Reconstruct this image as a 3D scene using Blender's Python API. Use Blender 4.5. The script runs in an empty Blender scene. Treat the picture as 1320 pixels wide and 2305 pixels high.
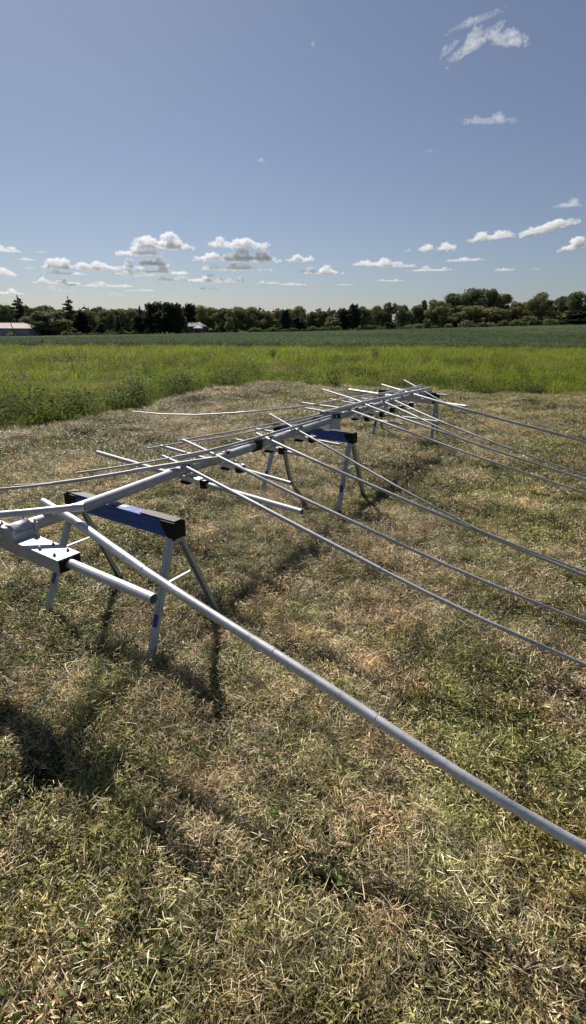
import bpy, bmesh, math, random
import numpy as np
from mathutils import Vector, Matrix
R = math.radians
rng = np.random.default_rng(7)
random.seed(7)
sc = bpy.context.scene
C = sc.collection

# ------------------------------------------------------------------ camera
F, PITCH, ROLL, CAMH = 1155.0, R(20.2), R(-0.3), 1.872
PW, PH = 1320, 2305
cam_d = bpy.data.cameras.new('camera')
cam = bpy.data.objects.new('camera', cam_d)
C.objects.link(cam)
cam.location = (0, 0, CAMH)
cam.rotation_mode = 'QUATERNION'
cam.rotation_quaternion = (Matrix.Rotation(R(90) - PITCH, 4, 'X') @ Matrix.Rotation(-ROLL, 4, 'Z')).to_quaternion()
cam_d.sensor_fit = 'VERTICAL'
cam_d.sensor_height = 36
cam_d.lens = 36 * F / PH
cam_d.clip_start = .05
cam_d.clip_end = 60000
sc.camera = cam


def ray(px, py):
    X = (px - PW / 2) / F
    Y = (py - PH / 2) / F
    cr, sr = math.cos(-ROLL), math.sin(-ROLL)
    X, Y = cr * X - sr * Y, sr * X + cr * Y
    c, s = math.cos(PITCH), math.sin(PITCH)
    return (X, c - Y * s, -s - Y * c)


def at(px, py, z):
    "photo pixel -> world point at height z"
    d = ray(px, py)
    t = (z - CAMH) / d[2]
    return Vector((d[0] * t, d[1] * t, z))


def aty(px, py, y):
    "photo pixel -> world point at distance y"
    d = ray(px, py)
    t = y / d[1]
    return Vector((d[0] * t, y, CAMH + d[2] * t))


# ------------------------------------------------------------------ helpers
def tag(o, label=None, cat=None, group=None, kind=None):
    if label: o['label'] = label
    if cat: o['category'] = cat
    if group: o['group'] = group
    if kind: o['kind'] = kind
    return o


def empty(name, loc, rz=0, label=None, cat=None, group=None):
    o = bpy.data.objects.new(name, None)
    o.empty_display_size = .1
    C.objects.link(o)
    o.location = loc
    o.rotation_euler = (0, 0, rz)
    return tag(o, label, cat, group)


def obj(name, bm, mat, parent=None, smooth=False):
    me = bpy.data.meshes.new(name)
    bm.to_mesh(me)
    bm.free()
    me.materials.append(mat)
    if smooth:
        for p in me.polygons: p.use_smooth = True
    o = bpy.data.objects.new(name, me)
    C.objects.link(o)
    if parent: o.parent = parent
    return o


def bx(bm, c, s, rot=None, bevel=0):
    M = Matrix.Translation(c)
    if rot is not None: M = M @ rot
    r = bmesh.ops.create_cube(bm, size=1, matrix=M @ Matrix.Diagonal((*s, 1)))
    if bevel:
        es = list({e for v in r['verts'] for e in v.link_edges})
        bmesh.ops.bevel(bm, geom=es, offset=bevel, segments=2, affect='EDGES', profile=.5)


def frame(d):
    d = d.normalized()
    up = Vector((0, 0, 1)) if abs(d.z) < .95 else Vector((1, 0, 0))
    s = d.cross(up).normalized()
    return s, s.cross(d).normalized()


def bar(bm, a, b, w, h, bevel=0):
    a, b = Vector(a), Vector(b)
    s, u = frame(b - a)
    M = Matrix(((s.x, (b - a).normalized().x, u.x, 0), (s.y, (b - a).normalized().y, u.y, 0), (s.z, (b - a).normalized().z, u.z, 0), (0, 0, 0, 1)))
    bx(bm, (a + b) / 2, (w, (b - a).length, h), M, bevel)


def tube(bm, pts, rad, n=14, hollow=True, wall=.0022, depth=.09):
    "tube through pts with radius per point, open ends you can look into"
    pts = [Vector(p) for p in pts]
    if not isinstance(rad, (list, tuple)): rad = [rad] * len(pts)
    seq = [(p, r) for p, r in zip(pts, rad)]
    rings = []
    T = []
    for i in range(len(pts)):
        a = pts[max(i - 1, 0)]
        b = pts[min(i + 1, len(pts) - 1)]
        T.append((b - a).normalized() if (b - a).length > 1e-9 else T[-1])
    if hollow:
        t0, t1 = T[0], T[-1]
        L = (pts[1] - pts[0]).length
        dd = min(depth, L * .8)
        w0 = min(wall, rad[0] * .3)
        w1 = min(wall, rad[-1] * .3)
        chain = [(pts[0] + t0 * dd, rad[0] - w0, t0), (pts[0], rad[0] - w0, t0)]
        chain += [(p, r, t) for (p, r), t in zip(seq, T)]
        chain += [(pts[-1], rad[-1] - w1, t1), (pts[-1] - t1 * min(depth, (pts[-1] - pts[-2]).length * .8), rad[-1] - w1, t1)]
    else:
        chain = [(p, r, t) for (p, r), t in zip(seq, T)]
    for p, r, t in chain:
        s, u = frame(t)
        rings.append([bm.verts.new(p + (s * math.cos(2 * math.pi * k / n) + u * math.sin(2 * math.pi * k / n)) * r) for k in range(n)])
    for a, b in zip(rings, rings[1:]):
        for k in range(n):
            f = bm.faces.new((a[k], a[(k + 1) % n], b[(k + 1) % n], b[k]))
            f.smooth = True
    bm.faces.new(rings[0])
    bm.faces.new(rings[-1][::-1])


def sharpen(o):
    me = o.data
    me.update()
    bm = bmesh.new()
    bm.from_mesh(me)
    bmesh.ops.recalc_face_normals(bm, faces=bm.faces)
    for e in bm.edges:
        if len(e.link_faces) == 2 and e.calc_face_angle(0) > .6: e.smooth = False
    bm.to_mesh(me)
    bm.free()
    return o


def smoothpath(P, n=6):
    "Catmull-Rom through the points so long tubes bend gently"
    P = [Vector(p) for p in P]
    if len(P) < 3: return P
    Q = [P[0] * 2 - P[1]] + P + [P[-1] * 2 - P[-2]]
    out = []
    for i in range(1, len(Q) - 2):
        a, b, c, d = Q[i - 1:i + 3]
        for k in range(n):
            t = k / n
            out.append(.5 * ((2 * b) + (c - a) * t + (2 * a - 5 * b + 4 * c - d) * t * t + (3 * b - a - 3 * c + d) * t ** 3))
    out.append(P[-1])
    return out


# value noise (numpy)
def _h(ix, iy, s):
    v = np.sin(ix * 127.1 + iy * 311.7 + s * 74.7) * 43758.5453
    return v - np.floor(v)


def vn(x, y, s=0):
    x = np.asarray(x, float)
    y = np.asarray(y, float)
    ix, iy = np.floor(x), np.floor(y)
    fx, fy = x - ix, y - iy
    fx = fx * fx * (3 - 2 * fx)
    fy = fy * fy * (3 - 2 * fy)
    a = _h(ix, iy, s); b = _h(ix + 1, iy, s); c = _h(ix, iy + 1, s); d = _h(ix + 1, iy + 1, s)
    return (a * (1 - fx) + b * fx) * (1 - fy) + (c * (1 - fx) + d * fx) * fy


def fbm(x, y, s=0, o=4):
    t = 0; a = .5
    for i in range(o):
        t = t + a * vn(x, y, s + i * 17); x = x * 2.03 + 5.1; y = y * 2.03 + 1.7; a *= .5
    return t / (1 - .5 ** o)


# ------------------------------------------------------------------ ground height
EDGE = np.array([(-60, 2.0), (-20, 4.0), (-12, 5.8), (-8, 7.6), (-5.4, 8.9), (-4.7, 9.3), (-3.9, 10.6), (-3.2, 12.8), (-2.4, 15.4), (-.8, 16.5), (2.5, 15.9), (5, 14.9), (6.5, 14.3), (8.2, 14.4), (20, 13.0), (60, 9)])
BEANY = 40.5


def edge_y(x):
    return np.interp(x, EDGE[:, 0], EDGE[:, 1]) + (fbm(np.asarray(x) * 1.3, 3.3, 5, 3) - .5) * 1.1


def gz(x, y):
    x = np.asarray(x, float); y = np.asarray(y, float)
    near = np.clip((30 - np.hypot(x, y)) / 12, 0, 1)
    b = (fbm(x * 2.1, y * 2.1, 1, 4) - .5) * .10 + (fbm(x * 7, y * 7, 9, 3) - .5) * .07
    # hay windrow ridges near the mown edge
    d = edge_y(x) - y
    b = b + np.clip(1 - np.abs(d - 1.6) / 1.6, 0, 1) * fbm(x * 1.2, y * 2.2, 3, 4) * .12
    b = b + np.clip((y - 6) / 3, 0, 1) * np.clip(fbm(x * 1.1 + y * .5, y * 2.4, 8, 4) - .5, 0, 1) * .22
    u = np.clip(x / np.maximum(y, 20), -.8, .8)
    zc = np.interp(u, [-.8, -.57, -.3, 0, .25, .57, .8], [-3.3, -2.6, -1.75, -.75, .35, 2.0, 2.9])
    m = np.clip((y - 43) / 107, 0, 1)
    return b * near + zc * m


# ------------------------------------------------------------------ materials
def nmat(name):
    m = bpy.data.materials.new(name)
    m.use_nodes = True
    nt = m.node_tree
    for n in list(nt.nodes): nt.nodes.remove(n)
    out = nt.nodes.new('ShaderNodeOutputMaterial')
    return m, nt, out


def N(nt, t, **kw):
    n = nt.nodes.new(t)
    for k, v in kw.items():
        if k in n.inputs: n.inputs[k].default_value = v
        else: setattr(n, k, v)
    return n


def ramp(nt, fac, stops):
    r = nt.nodes.new('ShaderNodeValToRGB')
    e = r.color_ramp.elements
    while len(e) < len(stops): e.new(.5)
    for i, (p, c) in enumerate(stops):
        e[i].position = p
        e[i].color = (*c, 1)
    nt.links.new(fac, r.inputs[0])
    return r.outputs[0]


def noise(nt, vec, scale, detail=4, rough=.55):
    n = N(nt, 'ShaderNodeTexNoise', Scale=scale, Detail=detail, Roughness=rough)
    nt.links.new(vec, n.inputs['Vector'])
    return n.outputs['Fac']


def math_(nt, op, a, b, clamp=False):
    n = nt.nodes.new('ShaderNodeMath')
    n.operation = op
    n.use_clamp = clamp
    for i, v in enumerate((a, b)):
        if isinstance(v, (int, float)): n.inputs[i].default_value = v
        else: nt.links.new(v, n.inputs[i])
    return n.outputs[0]


def mixc(nt, fac, a, b, bt='MIX'):
    n = nt.nodes.new('ShaderNodeMix')
    n.data_type = 'RGBA'
    n.blend_type = bt
    if isinstance(fac, (int, float)): n.inputs[0].default_value = fac
    else: nt.links.new(fac, n.inputs[0])
    for i, v in ((6, a), (7, b)):
        if isinstance(v, tuple): n.inputs[i].default_value = (*v, 1)
        else: nt.links.new(v, n.inputs[i])
    return n.outputs[2]


def simple(name, col, rough=.5, metal=0, nscale=40, var=.15, bump=0, coord='Object', spec=.5):
    m, nt, out = nmat(name)
    tc = N(nt, 'ShaderNodeTexCoord')
    f = noise(nt, tc.outputs[coord], nscale, 5, .6)
    dark = tuple(c * (1 - var) for c in col)
    lite = tuple(min(1, c * (1 + var)) for c in col)
    p = N(nt, 'ShaderNodeBsdfPrincipled', Metallic=metal, Roughness=rough)
    p.inputs['Specular IOR Level'].default_value = spec
    nt.links.new(ramp(nt, f, [(.3, dark), (.7, lite)]), p.inputs['Base Color'])
    f2 = noise(nt, tc.outputs[coord], nscale * .37, 4, .6)
    nt.links.new(math_(nt, 'ADD', math_(nt, 'MULTIPLY', f2, .3), rough - .15, True), p.inputs['Roughness'])
    if bump:
        b = N(nt, 'ShaderNodeBump', Strength=bump, Distance=.002)
        nt.links.new(f, b.inputs['Height'])
        nt.links.new(b.outputs[0], p.inputs['Normal'])
    nt.links.new(p.outputs[0], out.inputs[0])
    return m


def aluminium(name, col, rough, streak=.5, metal=.85):
    m, nt, out = nmat(name)
    tc = N(nt, 'ShaderNodeTexCoord')
    f = noise(nt, tc.outputs['Object'], 9, 6, .7)
    g = noise(nt, tc.outputs['Object'], 120, 3, .6)
    p = N(nt, 'ShaderNodeBsdfPrincipled', Metallic=metal)
    nt.links.new(ramp(nt, math_(nt, 'ADD', math_(nt, 'MULTIPLY', f, .6), math_(nt, 'MULTIPLY', g, .4)),
                      [(.34, tuple(c * .5 for c in col)), (.46, tuple(c * .82 for c in col)), (.62, col)]), p.inputs['Base Color'])
    nt.links.new(math_(nt, 'ADD', math_(nt, 'MULTIPLY', f, .25), rough - .1, True), p.inputs['Roughness'])
    b = N(nt, 'ShaderNodeBump', Strength=.12, Distance=.001)
    nt.links.new(g, b.inputs['Height'])
    nt.links.new(b.outputs[0], p.inputs['Normal'])
    nt.links.new(p.outputs[0], out.inputs[0])
    return m


ALU = aluminium('brushed_aluminium', (.46, .47, .50), .58, metal=.4)
ALU_BRIGHT = aluminium('bright_aluminium', (.64, .645, .67), .44, metal=.5)
ALU_DULL = aluminium('dull_aluminium', (.40, .41, .43), .55, metal=.4)
BOXM = aluminium('milled_aluminium_box', (.50, .51, .55), .5, metal=.4)
GALV = aluminium('galvanised_leg_steel', (.42, .47, .54), .42, metal=.55)
BLUE = simple('blue_powder_coat', (.022, .08, .34), .36, 0, 30, .12)
BLACKP = simple('black_plastic', (.008, .008, .009), .6, 0, 60, .3, spec=.2)
RUBBER = simple('black_rubber', (.015, .015, .015), .8, 0, 60, .3)
STEEL = simple('bolt_steel', (.42, .42, .42), .35, .9, 60, .2)
LABELW = simple('silver_label_paper', (.25, .29, .38), .4, .2, 25, .35)
STICK = simple('blue_sticker', (.01, .03, .25), .4, 0, 90, .5)
WHITEP = simple('white_scrap_plastic', (.6, .6, .6), .4, 0, 50, .3)
# grip pad with pale speckles
m, nt, out = nmat('speckled_grip_pad')
tc = N(nt, 'ShaderNodeTexCoord')
f = noise(nt, tc.outputs['Object'], 420, 2, .7)
p = N(nt, 'ShaderNodeBsdfPrincipled', Roughness=.55)
nt.links.new(ramp(nt, f, [(.56, (.02, .02, .024)), (.7, (.3, .3, .32))]), p.inputs['Base Color'])
b = N(nt, 'ShaderNodeBump', Strength=.6, Distance=.002)
nt.links.new(f, b.inputs['Height']); nt.links.new(b.outputs[0], p.inputs['Normal'])
nt.links.new(p.outputs[0], out.inputs[0])
GRIP = m


def leafmat(name, stops_dry, stops_green, patch_scale, patch_lo, patch_hi, transl=.35, rough=.5, big=None, bright=1.0, seed=0, spec=.35, tcol=1.25):
    """blade / leaf material. attribute tint: r = greenness of this blade, g = its brightness. World position noise makes dry and green patches."""
    m, nt, out = nmat(name)
    g = N(nt, 'ShaderNodeNewGeometry')
    at_ = N(nt, 'ShaderNodeAttribute', attribute_name='tint')
    sep = N(nt, 'ShaderNodeSeparateColor')
    nt.links.new(at_.outputs['Color'], sep.inputs[0])
    mp = N(nt, 'ShaderNodeMapping')
    mp.inputs['Location'].default_value = (seed, seed * 1.7, 0)
    nt.links.new(g.outputs['Position'], mp.inputs['Vector'])
    n1 = noise(nt, mp.outputs[0], patch_scale, 4, .6)
    mr = N(nt, 'ShaderNodeMapRange')
    nt.links.new(n1, mr.inputs[0])
    mr.inputs[1].default_value = patch_lo
    mr.inputs[2].default_value = patch_hi
    mr.inputs[3].default_value = -.55
    mr.inputs[4].default_value = .55
    fac = math_(nt, 'ADD', sep.outputs[0], mr.outputs[0], True)
    dry = ramp(nt, sep.outputs[1], stops_dry)
    grn = ramp(nt, sep.outputs[1], stops_green)
    fac2 = ramp(nt, fac, [(.35, (0, 0, 0)), (.65, (1, 1, 1))])
    col = mixc(nt, fac2, dry, grn)
    n2 = noise(nt, mp.outputs[0], patch_scale * .35, 3, .5)
    col = mixc(nt, 1.0, col, ramp(nt, n2, [(.32, (.68 * bright,) * 3), (.66, (1.28 * bright,) * 3)]), 'MULTIPLY')
    if name == 'cut_hay':
        n4 = noise(nt, mp.outputs[0], 2.6, 3, .6)
        col = mixc(nt, 1.0, col, ramp(nt, n4, [(.34, (1.1, .95, .86)), (.52, (1.04, 1, .96)), (.68, (.97, 1.03, .88))]), 'MULTIPLY')
        n5 = noise(nt, mp.outputs[0], 9, 3, .6)
        col = mixc(nt, 1.0, col, ramp(nt, n5, [(.38, (.42, .42, .42)), (.58, (1.18, 1.18, 1.18))]), 'MULTIPLY')
    p = N(nt, 'ShaderNodeBsdfPrincipled', Roughness=rough)
    p.inputs['Specular IOR Level'].default_value = spec
    nt.links.new(col, p.inputs['Base Color'])
    t = N(nt, 'ShaderNodeBsdfTranslucent')
    nt.links.new(mixc(nt, 1.0, col, (tcol, tcol, tcol * .8), 'MULTIPLY'), t.inputs[0])
    ms = N(nt, 'ShaderNodeMixShader')
    ms.inputs[0].default_value = transl
    nt.links.new(p.outputs[0], ms.inputs[1]); nt.links.new(t.outputs[0], ms.inputs[2])
    nt.links.new(ms.outputs[0], out.inputs[0])
    return m


HAY = leafmat('cut_hay', [(0, (.05, .036, .018)), (.32, (.27, .21, .11)), (.75, (.62, .51, .31)), (1, (.88, .80, .58))],
              [(0, (.03, .036, .010)), (.45, (.165, .17, .05)), (1, (.50, .48, .19))], 1.6, .34, .62, .14, .42, bright=1.22)
WEED = leafmat('weed_leaf', [(0, (.08, .09, .035)), (.5, (.13, .14, .06)), (1, (.22, .2, .1))],
               [(0, (.05, .08, .025)), (.5, (.11, .16, .05)), (1, (.22, .28, .11))], 2.5, .3, .7, .3, .6, seed=4, spec=.12)
MEADOW = leafmat('meadow_grass', [(0, (.09, .09, .03)), (.5, (.17, .16, .05)), (1, (.3, .26, .1))],
                 [(0, (.05, .085, .01)), (.5, (.12, .165, .016)), (1, (.28, .32, .03))], .8, .3, .62, .42, .6, seed=9, spec=.1, bright=1.38)
EDGEW = leafmat('edge_weed_leaf', [(0, (.05, .055, .02)), (.5, (.09, .09, .035)), (1, (.17, .15, .07))],
               [(0, (.025, .05, .012)), (.5, (.07, .11, .022)), (1, (.16, .2, .05))], 1.3, .3, .65, .35, .7, seed=14, spec=.05)
BEANS = leafmat('bean_leaf', [(0, (.06, .085, .045)), (.5, (.10, .13, .07)), (1, (.16, .19, .11))],
                [(0, (.045, .075, .04)), (.5, (.08, .12, .065)), (1, (.15, .19, .12))], .08, .3, .7, .3, .8, seed=2, spec=.03)


def treemat(name, lo, mid, hi, accent=None):
    m, nt, out = nmat(name)
    oi = N(nt, 'ShaderNodeObjectInfo')
    g = N(nt, 'ShaderNodeNewGeometry')
    n1 = noise(nt, g.outputs['Position'], .45, 4, .6)
    f = math_(nt, 'ADD', math_(nt, 'MULTIPLY', n1, .8), math_(nt, 'MULTIPLY', oi.outputs['Random'], .3), True)
    col = ramp(nt, f, [(.3, lo), (.55, mid), (.8, hi)])
    at_ = N(nt, 'ShaderNodeAttribute', attribute_name='tint')
    sep = N(nt, 'ShaderNodeSeparateColor')
    nt.links.new(at_.outputs['Color'], sep.inputs[0])
    col = mixc(nt, 1.0, col, ramp(nt, sep.outputs[1], [(0, (.65,) * 3), (1, (1.4,) * 3)]), 'MULTIPLY')
    if accent:
        n3 = noise(nt, g.outputs['Position'], .22, 2, .5)
        col = mixc(nt, ramp(nt, n3, [(.55, (0, 0, 0)), (.72, (.7, .7, .7))]), col, accent)
    d = N(nt, 'ShaderNodeBsdfPrincipled', Roughness=.7)
    d.inputs['Specular IOR Level'].default_value = .1
    nt.links.new(col, d.inputs['Base Color'])
    t = N(nt, 'ShaderNodeBsdfTranslucent')
    nt.links.new(col, t.inputs[0])
    ms = N(nt, 'ShaderNodeMixShader'); ms.inputs[0].default_value = .3
    nt.links.new(d.outputs[0], ms.inputs[1]); nt.links.new(t.outputs[0], ms.inputs[2])
    nt.links.new(ms.outputs[0], out.inputs[0])
    return m


T_GREEN = treemat('broadleaf_green', (.11, .13, .06), (.18, .205, .09), (.27, .29, .13))  # tree line leaf colours are lightened to stand in for distance haze
T_OLIVE = treemat('broadleaf_olive', (.14, .14, .065), (.23, .23, .1), (.32, .31, .14), (.24, .17, .08))
T_GREY = treemat('willow_grey_green', (.10, .115, .06), (.165, .185, .095), (.23, .25, .14))
T_PINE = treemat('pine_needles', (.026, .04, .024), (.042, .06, .034), (.066, .092, .05))
T_FAR = treemat('far_wood_needles', (.04, .055, .035), (.06, .078, .05), (.08, .1, .065))
BARK = simple('bark', (.05, .042, .035), .9, 0, 6, .35)

# ------------------------------------------------------------------ terrain sheet
def axis(lim, fine, step, g):
    v = [0.0]
    while v[-1] < lim:
        v.append(v[-1] + (step if v[-1] < fine else max(step, (v[-1] - fine) * g + step)))
    return np.array(v)


xp = axis(16000, 9, .05, .06)
X = np.concatenate([-xp[:0:-1], xp])
yp = axis(16000, 17, .05, .05)
yn = axis(16000, 1.5, .15, .15)
Y = np.concatenate([-yn[:0:-1], yp])
gx, gy = np.meshgrid(X, Y)
z = gz(gx, gy)
V = np.stack([gx.ravel(), gy.ravel(), z.ravel()], 1)
nx, ny = len(X), len(Y)
ii = (np.arange(ny - 1)[:, None] * nx + np.arange(nx - 1)[None]).ravel()
Q = np.stack([ii, ii + 1, ii + nx + 1, ii + nx], 1)


def np_mesh(name, V, faces, mat, smooth=False, tint=None):
    me = bpy.data.meshes.new(name)
    V = np.asarray(V, np.float32)
    faces = np.asarray(faces, np.int32)
    k = faces.shape[1]
    me.vertices.add(len(V)); me.vertices.foreach_set('co', V.ravel())
    me.loops.add(faces.size); me.loops.foreach_set('vertex_index', faces.ravel())
    me.polygons.add(len(faces)); me.polygons.foreach_set('loop_start', np.arange(0, faces.size, k, dtype=np.int32))
    if smooth: me.polygons.foreach_set('use_smooth', np.ones(len(faces), bool))
    if tint is not None:
        a = me.attributes.new('tint', 'FLOAT_COLOR', 'POINT')
        a.data.foreach_set('color', np.asarray(tint, np.float32).ravel())
    me.update(calc_edges=True)
    if mat: me.materials.append(mat)
    return me


m, nt, out = nmat('field_soil_and_thatch')
g = N(nt, 'ShaderNodeNewGeometry')
n1 = noise(nt, g.outputs['Position'], 1.1, 5, .6)
n2 = noise(nt, g.outputs['Position'], 28, 5, .65)
near = ramp(nt, n2, [(.3, (.012, .010, .006)), (.55, (.035, .03, .016)), (.75, (.08, .068, .04))])
near = mixc(nt, ramp(nt, n1, [(.42, (0, 0, 0)), (.6, (.6, .6, .6))]), near, (.04, .05, .018))
sx = N(nt, 'ShaderNodeSeparateXYZ'); nt.links.new(g.outputs['Position'], sx.inputs[0])
fy = math_(nt, 'GREATER_THAN', sx.outputs[1], BEANY - .3)
n3 = noise(nt, g.outputs['Position'], .9, 5, .7)
bean = ramp(nt, n3, [(.3, (.025, .045, .02)), (.6, (.05, .085, .038)), (.8, (.08, .12, .06))])
col = mixc(nt, fy, near, bean)
p = N(nt, 'ShaderNodeBsdfPrincipled', Roughness=.95)
p.inputs['Specular IOR Level'].default_value = .05
nt.links.new(col, p.inputs['Base Color'])
b = N(nt, 'ShaderNodeBump', Strength=.8, Distance=.02)
nt.links.new(n2, b.inputs['Height']); nt.links.new(b.outputs[0], p.inputs['Normal'])
nt.links.new(p.outputs[0], out.inputs[0])
ground = bpy.data.objects.new('ground', np_mesh('ground', V, Q, m, True))
C.objects.link(ground)
tag(ground, kind='structure')

# ------------------------------------------------------------------ blade clumps
proto_col = {}


def blades(n, rad, L, W, tilt, green, zmax=.0, curl=.6, seg=3, tipw=.15, lean=None, vr=None):
    """n blades. tilt = (lo,hi) angle above the ground in degrees"""
    r = vr or rng
    a = r.uniform(0, 2 * np.pi, n)
    rr = rad * np.sqrt(r.uniform(0, 1, n))
    base = np.stack([rr * np.cos(a), rr * np.sin(a), r.uniform(-.005, zmax, n)], 1)
    az = r.uniform(0, 2 * np.pi, n)
    el = np.radians(r.uniform(tilt[0], tilt[1], n))
    ln = r.uniform(L[0], L[1], n)
    w = r.uniform(W[0], W[1], n)
    cu = r.normal(0, curl, n)
    sb = r.normal(0, .3, n)
    Vs = []
    pos = base.copy()
    for k in range(seg + 1):
        t = k / seg
        e = el - cu * t if False else el - np.abs(cu) * t * np.where(el > .5, 1, .35)
        d = np.stack([np.cos(e) * np.cos(az + sb * t), np.cos(e) * np.sin(az + sb * t), np.sin(e)], 1)
        s = np.stack([-np.sin(az + sb * t), np.cos(az + sb * t), np.zeros(n)], 1)
        tw = r.uniform(-.6, .6, n)[:, None] if k == 0 else tw
        up = np.cross(s, d)
        s2 = s * np.cos(tw) + up * np.sin(tw)
        ww = (w * (1 - (1 - tipw) * t ** 1.6) / 2)[:, None]
        Vs.append(np.stack([pos - s2 * ww, pos + s2 * ww], 1))
        pos = pos + d * (ln / seg)[:, None]
    Vv = np.stack(Vs, 1)  # n, seg+1, 2, 3
    n_per = (seg + 1) * 2
    Vv = Vv.reshape(-1, 3)
    Vv[:, 2] = np.maximum(Vv[:, 2], -.01)
    b0 = (np.arange(n) * n_per)[:, None]
    Fs = []
    for k in range(seg):
        Fs.append(np.concatenate([b0 + 2 * k, b0 + 2 * k + 1, b0 + 2 * k + 3, b0 + 2 * k + 2], 1))
    Fc = np.concatenate(Fs, 0)
    g_ = np.clip(r.normal(green[0], green[1], n), 0, 1)
    br = r.uniform(0, 1, n)
    T = np.zeros((n, n_per, 4)); T[:, :, 0] = g_[:, None]; T[:, :, 1] = br[:, None]; T[:, :, 3] = 1
    return Vv, Fc, T.reshape(-1, 4)


def leaves(n, rad, size, h, green, tilt=(0, 50), r=None, narrow=1.0):
    "broad ovate leaves folded along the midrib"
    r = r or rng
    a = r.uniform(0, 2 * np.pi, n)
    rr = rad * np.sqrt(r.uniform(0, 1, n))
    base = np.stack([rr * np.cos(a), rr * np.sin(a), r.uniform(h[0], h[1], n)], 1)
    az = r.uniform(0, 2 * np.pi, n)
    el = np.radians(r.uniform(tilt[0], tilt[1], n))
    sz = r.uniform(size[0], size[1], n)
    d = np.stack([np.cos(el) * np.cos(az), np.cos(el) * np.sin(az), np.sin(el)], 1)
    s = np.stack([-np.sin(az), np.cos(az), np.zeros(n)], 1)
    rollv = r.uniform(-.6, .6, n)[:, None]
    up = np.cross(s, d)
    s = s * np.cos(rollv) + up * np.sin(rollv)
    up = np.cross(d, s) * -1
    prof = [(0, .03), (.22, .2), (.5, .3), (.82, .17), (1, .01)]
    Vs = []
    asp = r.uniform(.75, 1.25, n)[:, None] * narrow
    for t, w in prof:
        c = base + d * (sz * t)[:, None] - np.array([0, 0, 1]) * (sz * .35 * t * t)[:, None]
        ww = sz[:, None] * w * asp
        Vs += [c - s * ww + np.array([0, 0, 1]) * ww * .35, c, c + s * ww + np.array([0, 0, 1]) * ww * .35]
    Vv = np.stack(Vs, 1)
    npv = Vv.shape[1]
    b0 = (np.arange(n) * npv)[:, None]
    Fs = []
    for k in range(len(prof) - 1):
        for j in (0, 1):
            i = k * 3 + j
            Fs.append(np.concatenate([b0 + i, b0 + i + 1, b0 + i + 4, b0 + i + 3], 1))
    g_ = np.clip(r.normal(green[0], green[1], n), 0, 1)
    T = np.zeros((n, npv, 4)); T[:, :, 0] = g_[:, None]; T[:, :, 1] = r.uniform(0, 1, n)[:, None]; T[:, :, 3] = 1
    return Vv.reshape(-1, 3), np.concatenate(Fs, 0), T.reshape(-1, 4)


def merge(parts):
    Vs, Fs, Ts, o = [], [], [], 0
    for v, f, t in parts:
        Vs.append(v); Fs.append(f + o); Ts.append(t); o += len(v)
    return np.concatenate(Vs), np.concatenate(Fs), np.concatenate(Ts)


def proto(cname, parts, mat):
    if cname not in proto_col: proto_col[cname] = bpy.data.collections.new('proto ' + cname)
    c = proto_col[cname]
    v, f, t = merge(parts)
    o = bpy.data.objects.new('%s %02d' % (cname, len(c.objects)), np_mesh(cname, v, f, mat, False, t))
    c.objects.link(o)


def scatter(name, P, cname, scale, tiltmax=.1, idx=None, kind='stuff', label=None, cat=None, zs=None):
    n = len(P)
    me = bpy.data.meshes.new(name)
    me.vertices.add(n)
    me.vertices.foreach_set('co', np.asarray(P, np.float32).ravel())
    rot = np.stack([rng.uniform(-tiltmax, tiltmax, n), rng.uniform(-tiltmax, tiltmax, n), rng.uniform(0, 6.283, n)], 1).astype(np.float32)
    a = me.attributes.new('rot', 'FLOAT_VECTOR', 'POINT'); a.data.foreach_set('vector', rot.ravel())
    if zs is None: zs = np.ones(n)
    sc3 = np.stack([scale, scale, scale * zs], 1).astype(np.float32)
    a = me.attributes.new('scl', 'FLOAT_VECTOR', 'POINT'); a.data.foreach_set('vector', sc3.ravel())
    k = len(proto_col[cname].objects)
    if idx is None: idx = rng.integers(0, k, n)
    a = me.attributes.new('idx', 'INT', 'POINT'); a.data.foreach_set('value', np.asarray(idx, np.int32))
    o = bpy.data.objects.new(name, me)
    C.objects.link(o)
    ng = bpy.data.node_groups.new('scatter ' + name, 'GeometryNodeTree')
    ng.interface.new_socket('Geometry', in_out='INPUT', socket_type='NodeSocketGeometry')
    ng.interface.new_socket('Geometry', in_out='OUTPUT', socket_type='NodeSocketGeometry')
    gi = ng.nodes.new('NodeGroupInput'); go = ng.nodes.new('NodeGroupOutput')
    ci = ng.nodes.new('GeometryNodeCollectionInfo')
    ci.inputs['Collection'].default_value = proto_col[cname]
    ci.inputs['Separate Children'].default_value = True
    ci.inputs['Reset Children'].default_value = True
    ip = ng.nodes.new('GeometryNodeInstanceOnPoints')
    ip.inputs['Pick Instance'].default_value = True
    L = ng.links.new
    L(gi.outputs[0], ip.inputs['Points']); L(ci.outputs[0], ip.inputs['Instance'])
    for an, dt, sk in (('rot', 'FLOAT_VECTOR', 'Rotation'), ('scl', 'FLOAT_VECTOR', 'Scale'), ('idx', 'INT', 'Instance Index')):
        na = ng.nodes.new('GeometryNodeInputNamedAttribute')
        na.data_type = dt
        na.inputs['Name'].default_value = an
        L(na.outputs['Attribute'], ip.inputs[sk])
    L(ip.outputs[0], go.inputs[0])
    md = o.modifiers.new('scatter', 'NODES'); md.node_group = ng
    return tag(o, label, cat, None, kind)


def cand(y0, y1, dens, k=.62, pad=1.0):
    "uniform points in the wedge the photograph sees plus a margin"
    W1 = k * y1 + pad
    n = int((y1 - y0) * 2 * W1 * dens)
    y = rng.uniform(y0, y1, n); x = rng.uniform(-W1, W1, n)
    keep = np.abs(x) < k * y + pad
    return x[keep], y[keep]


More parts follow.
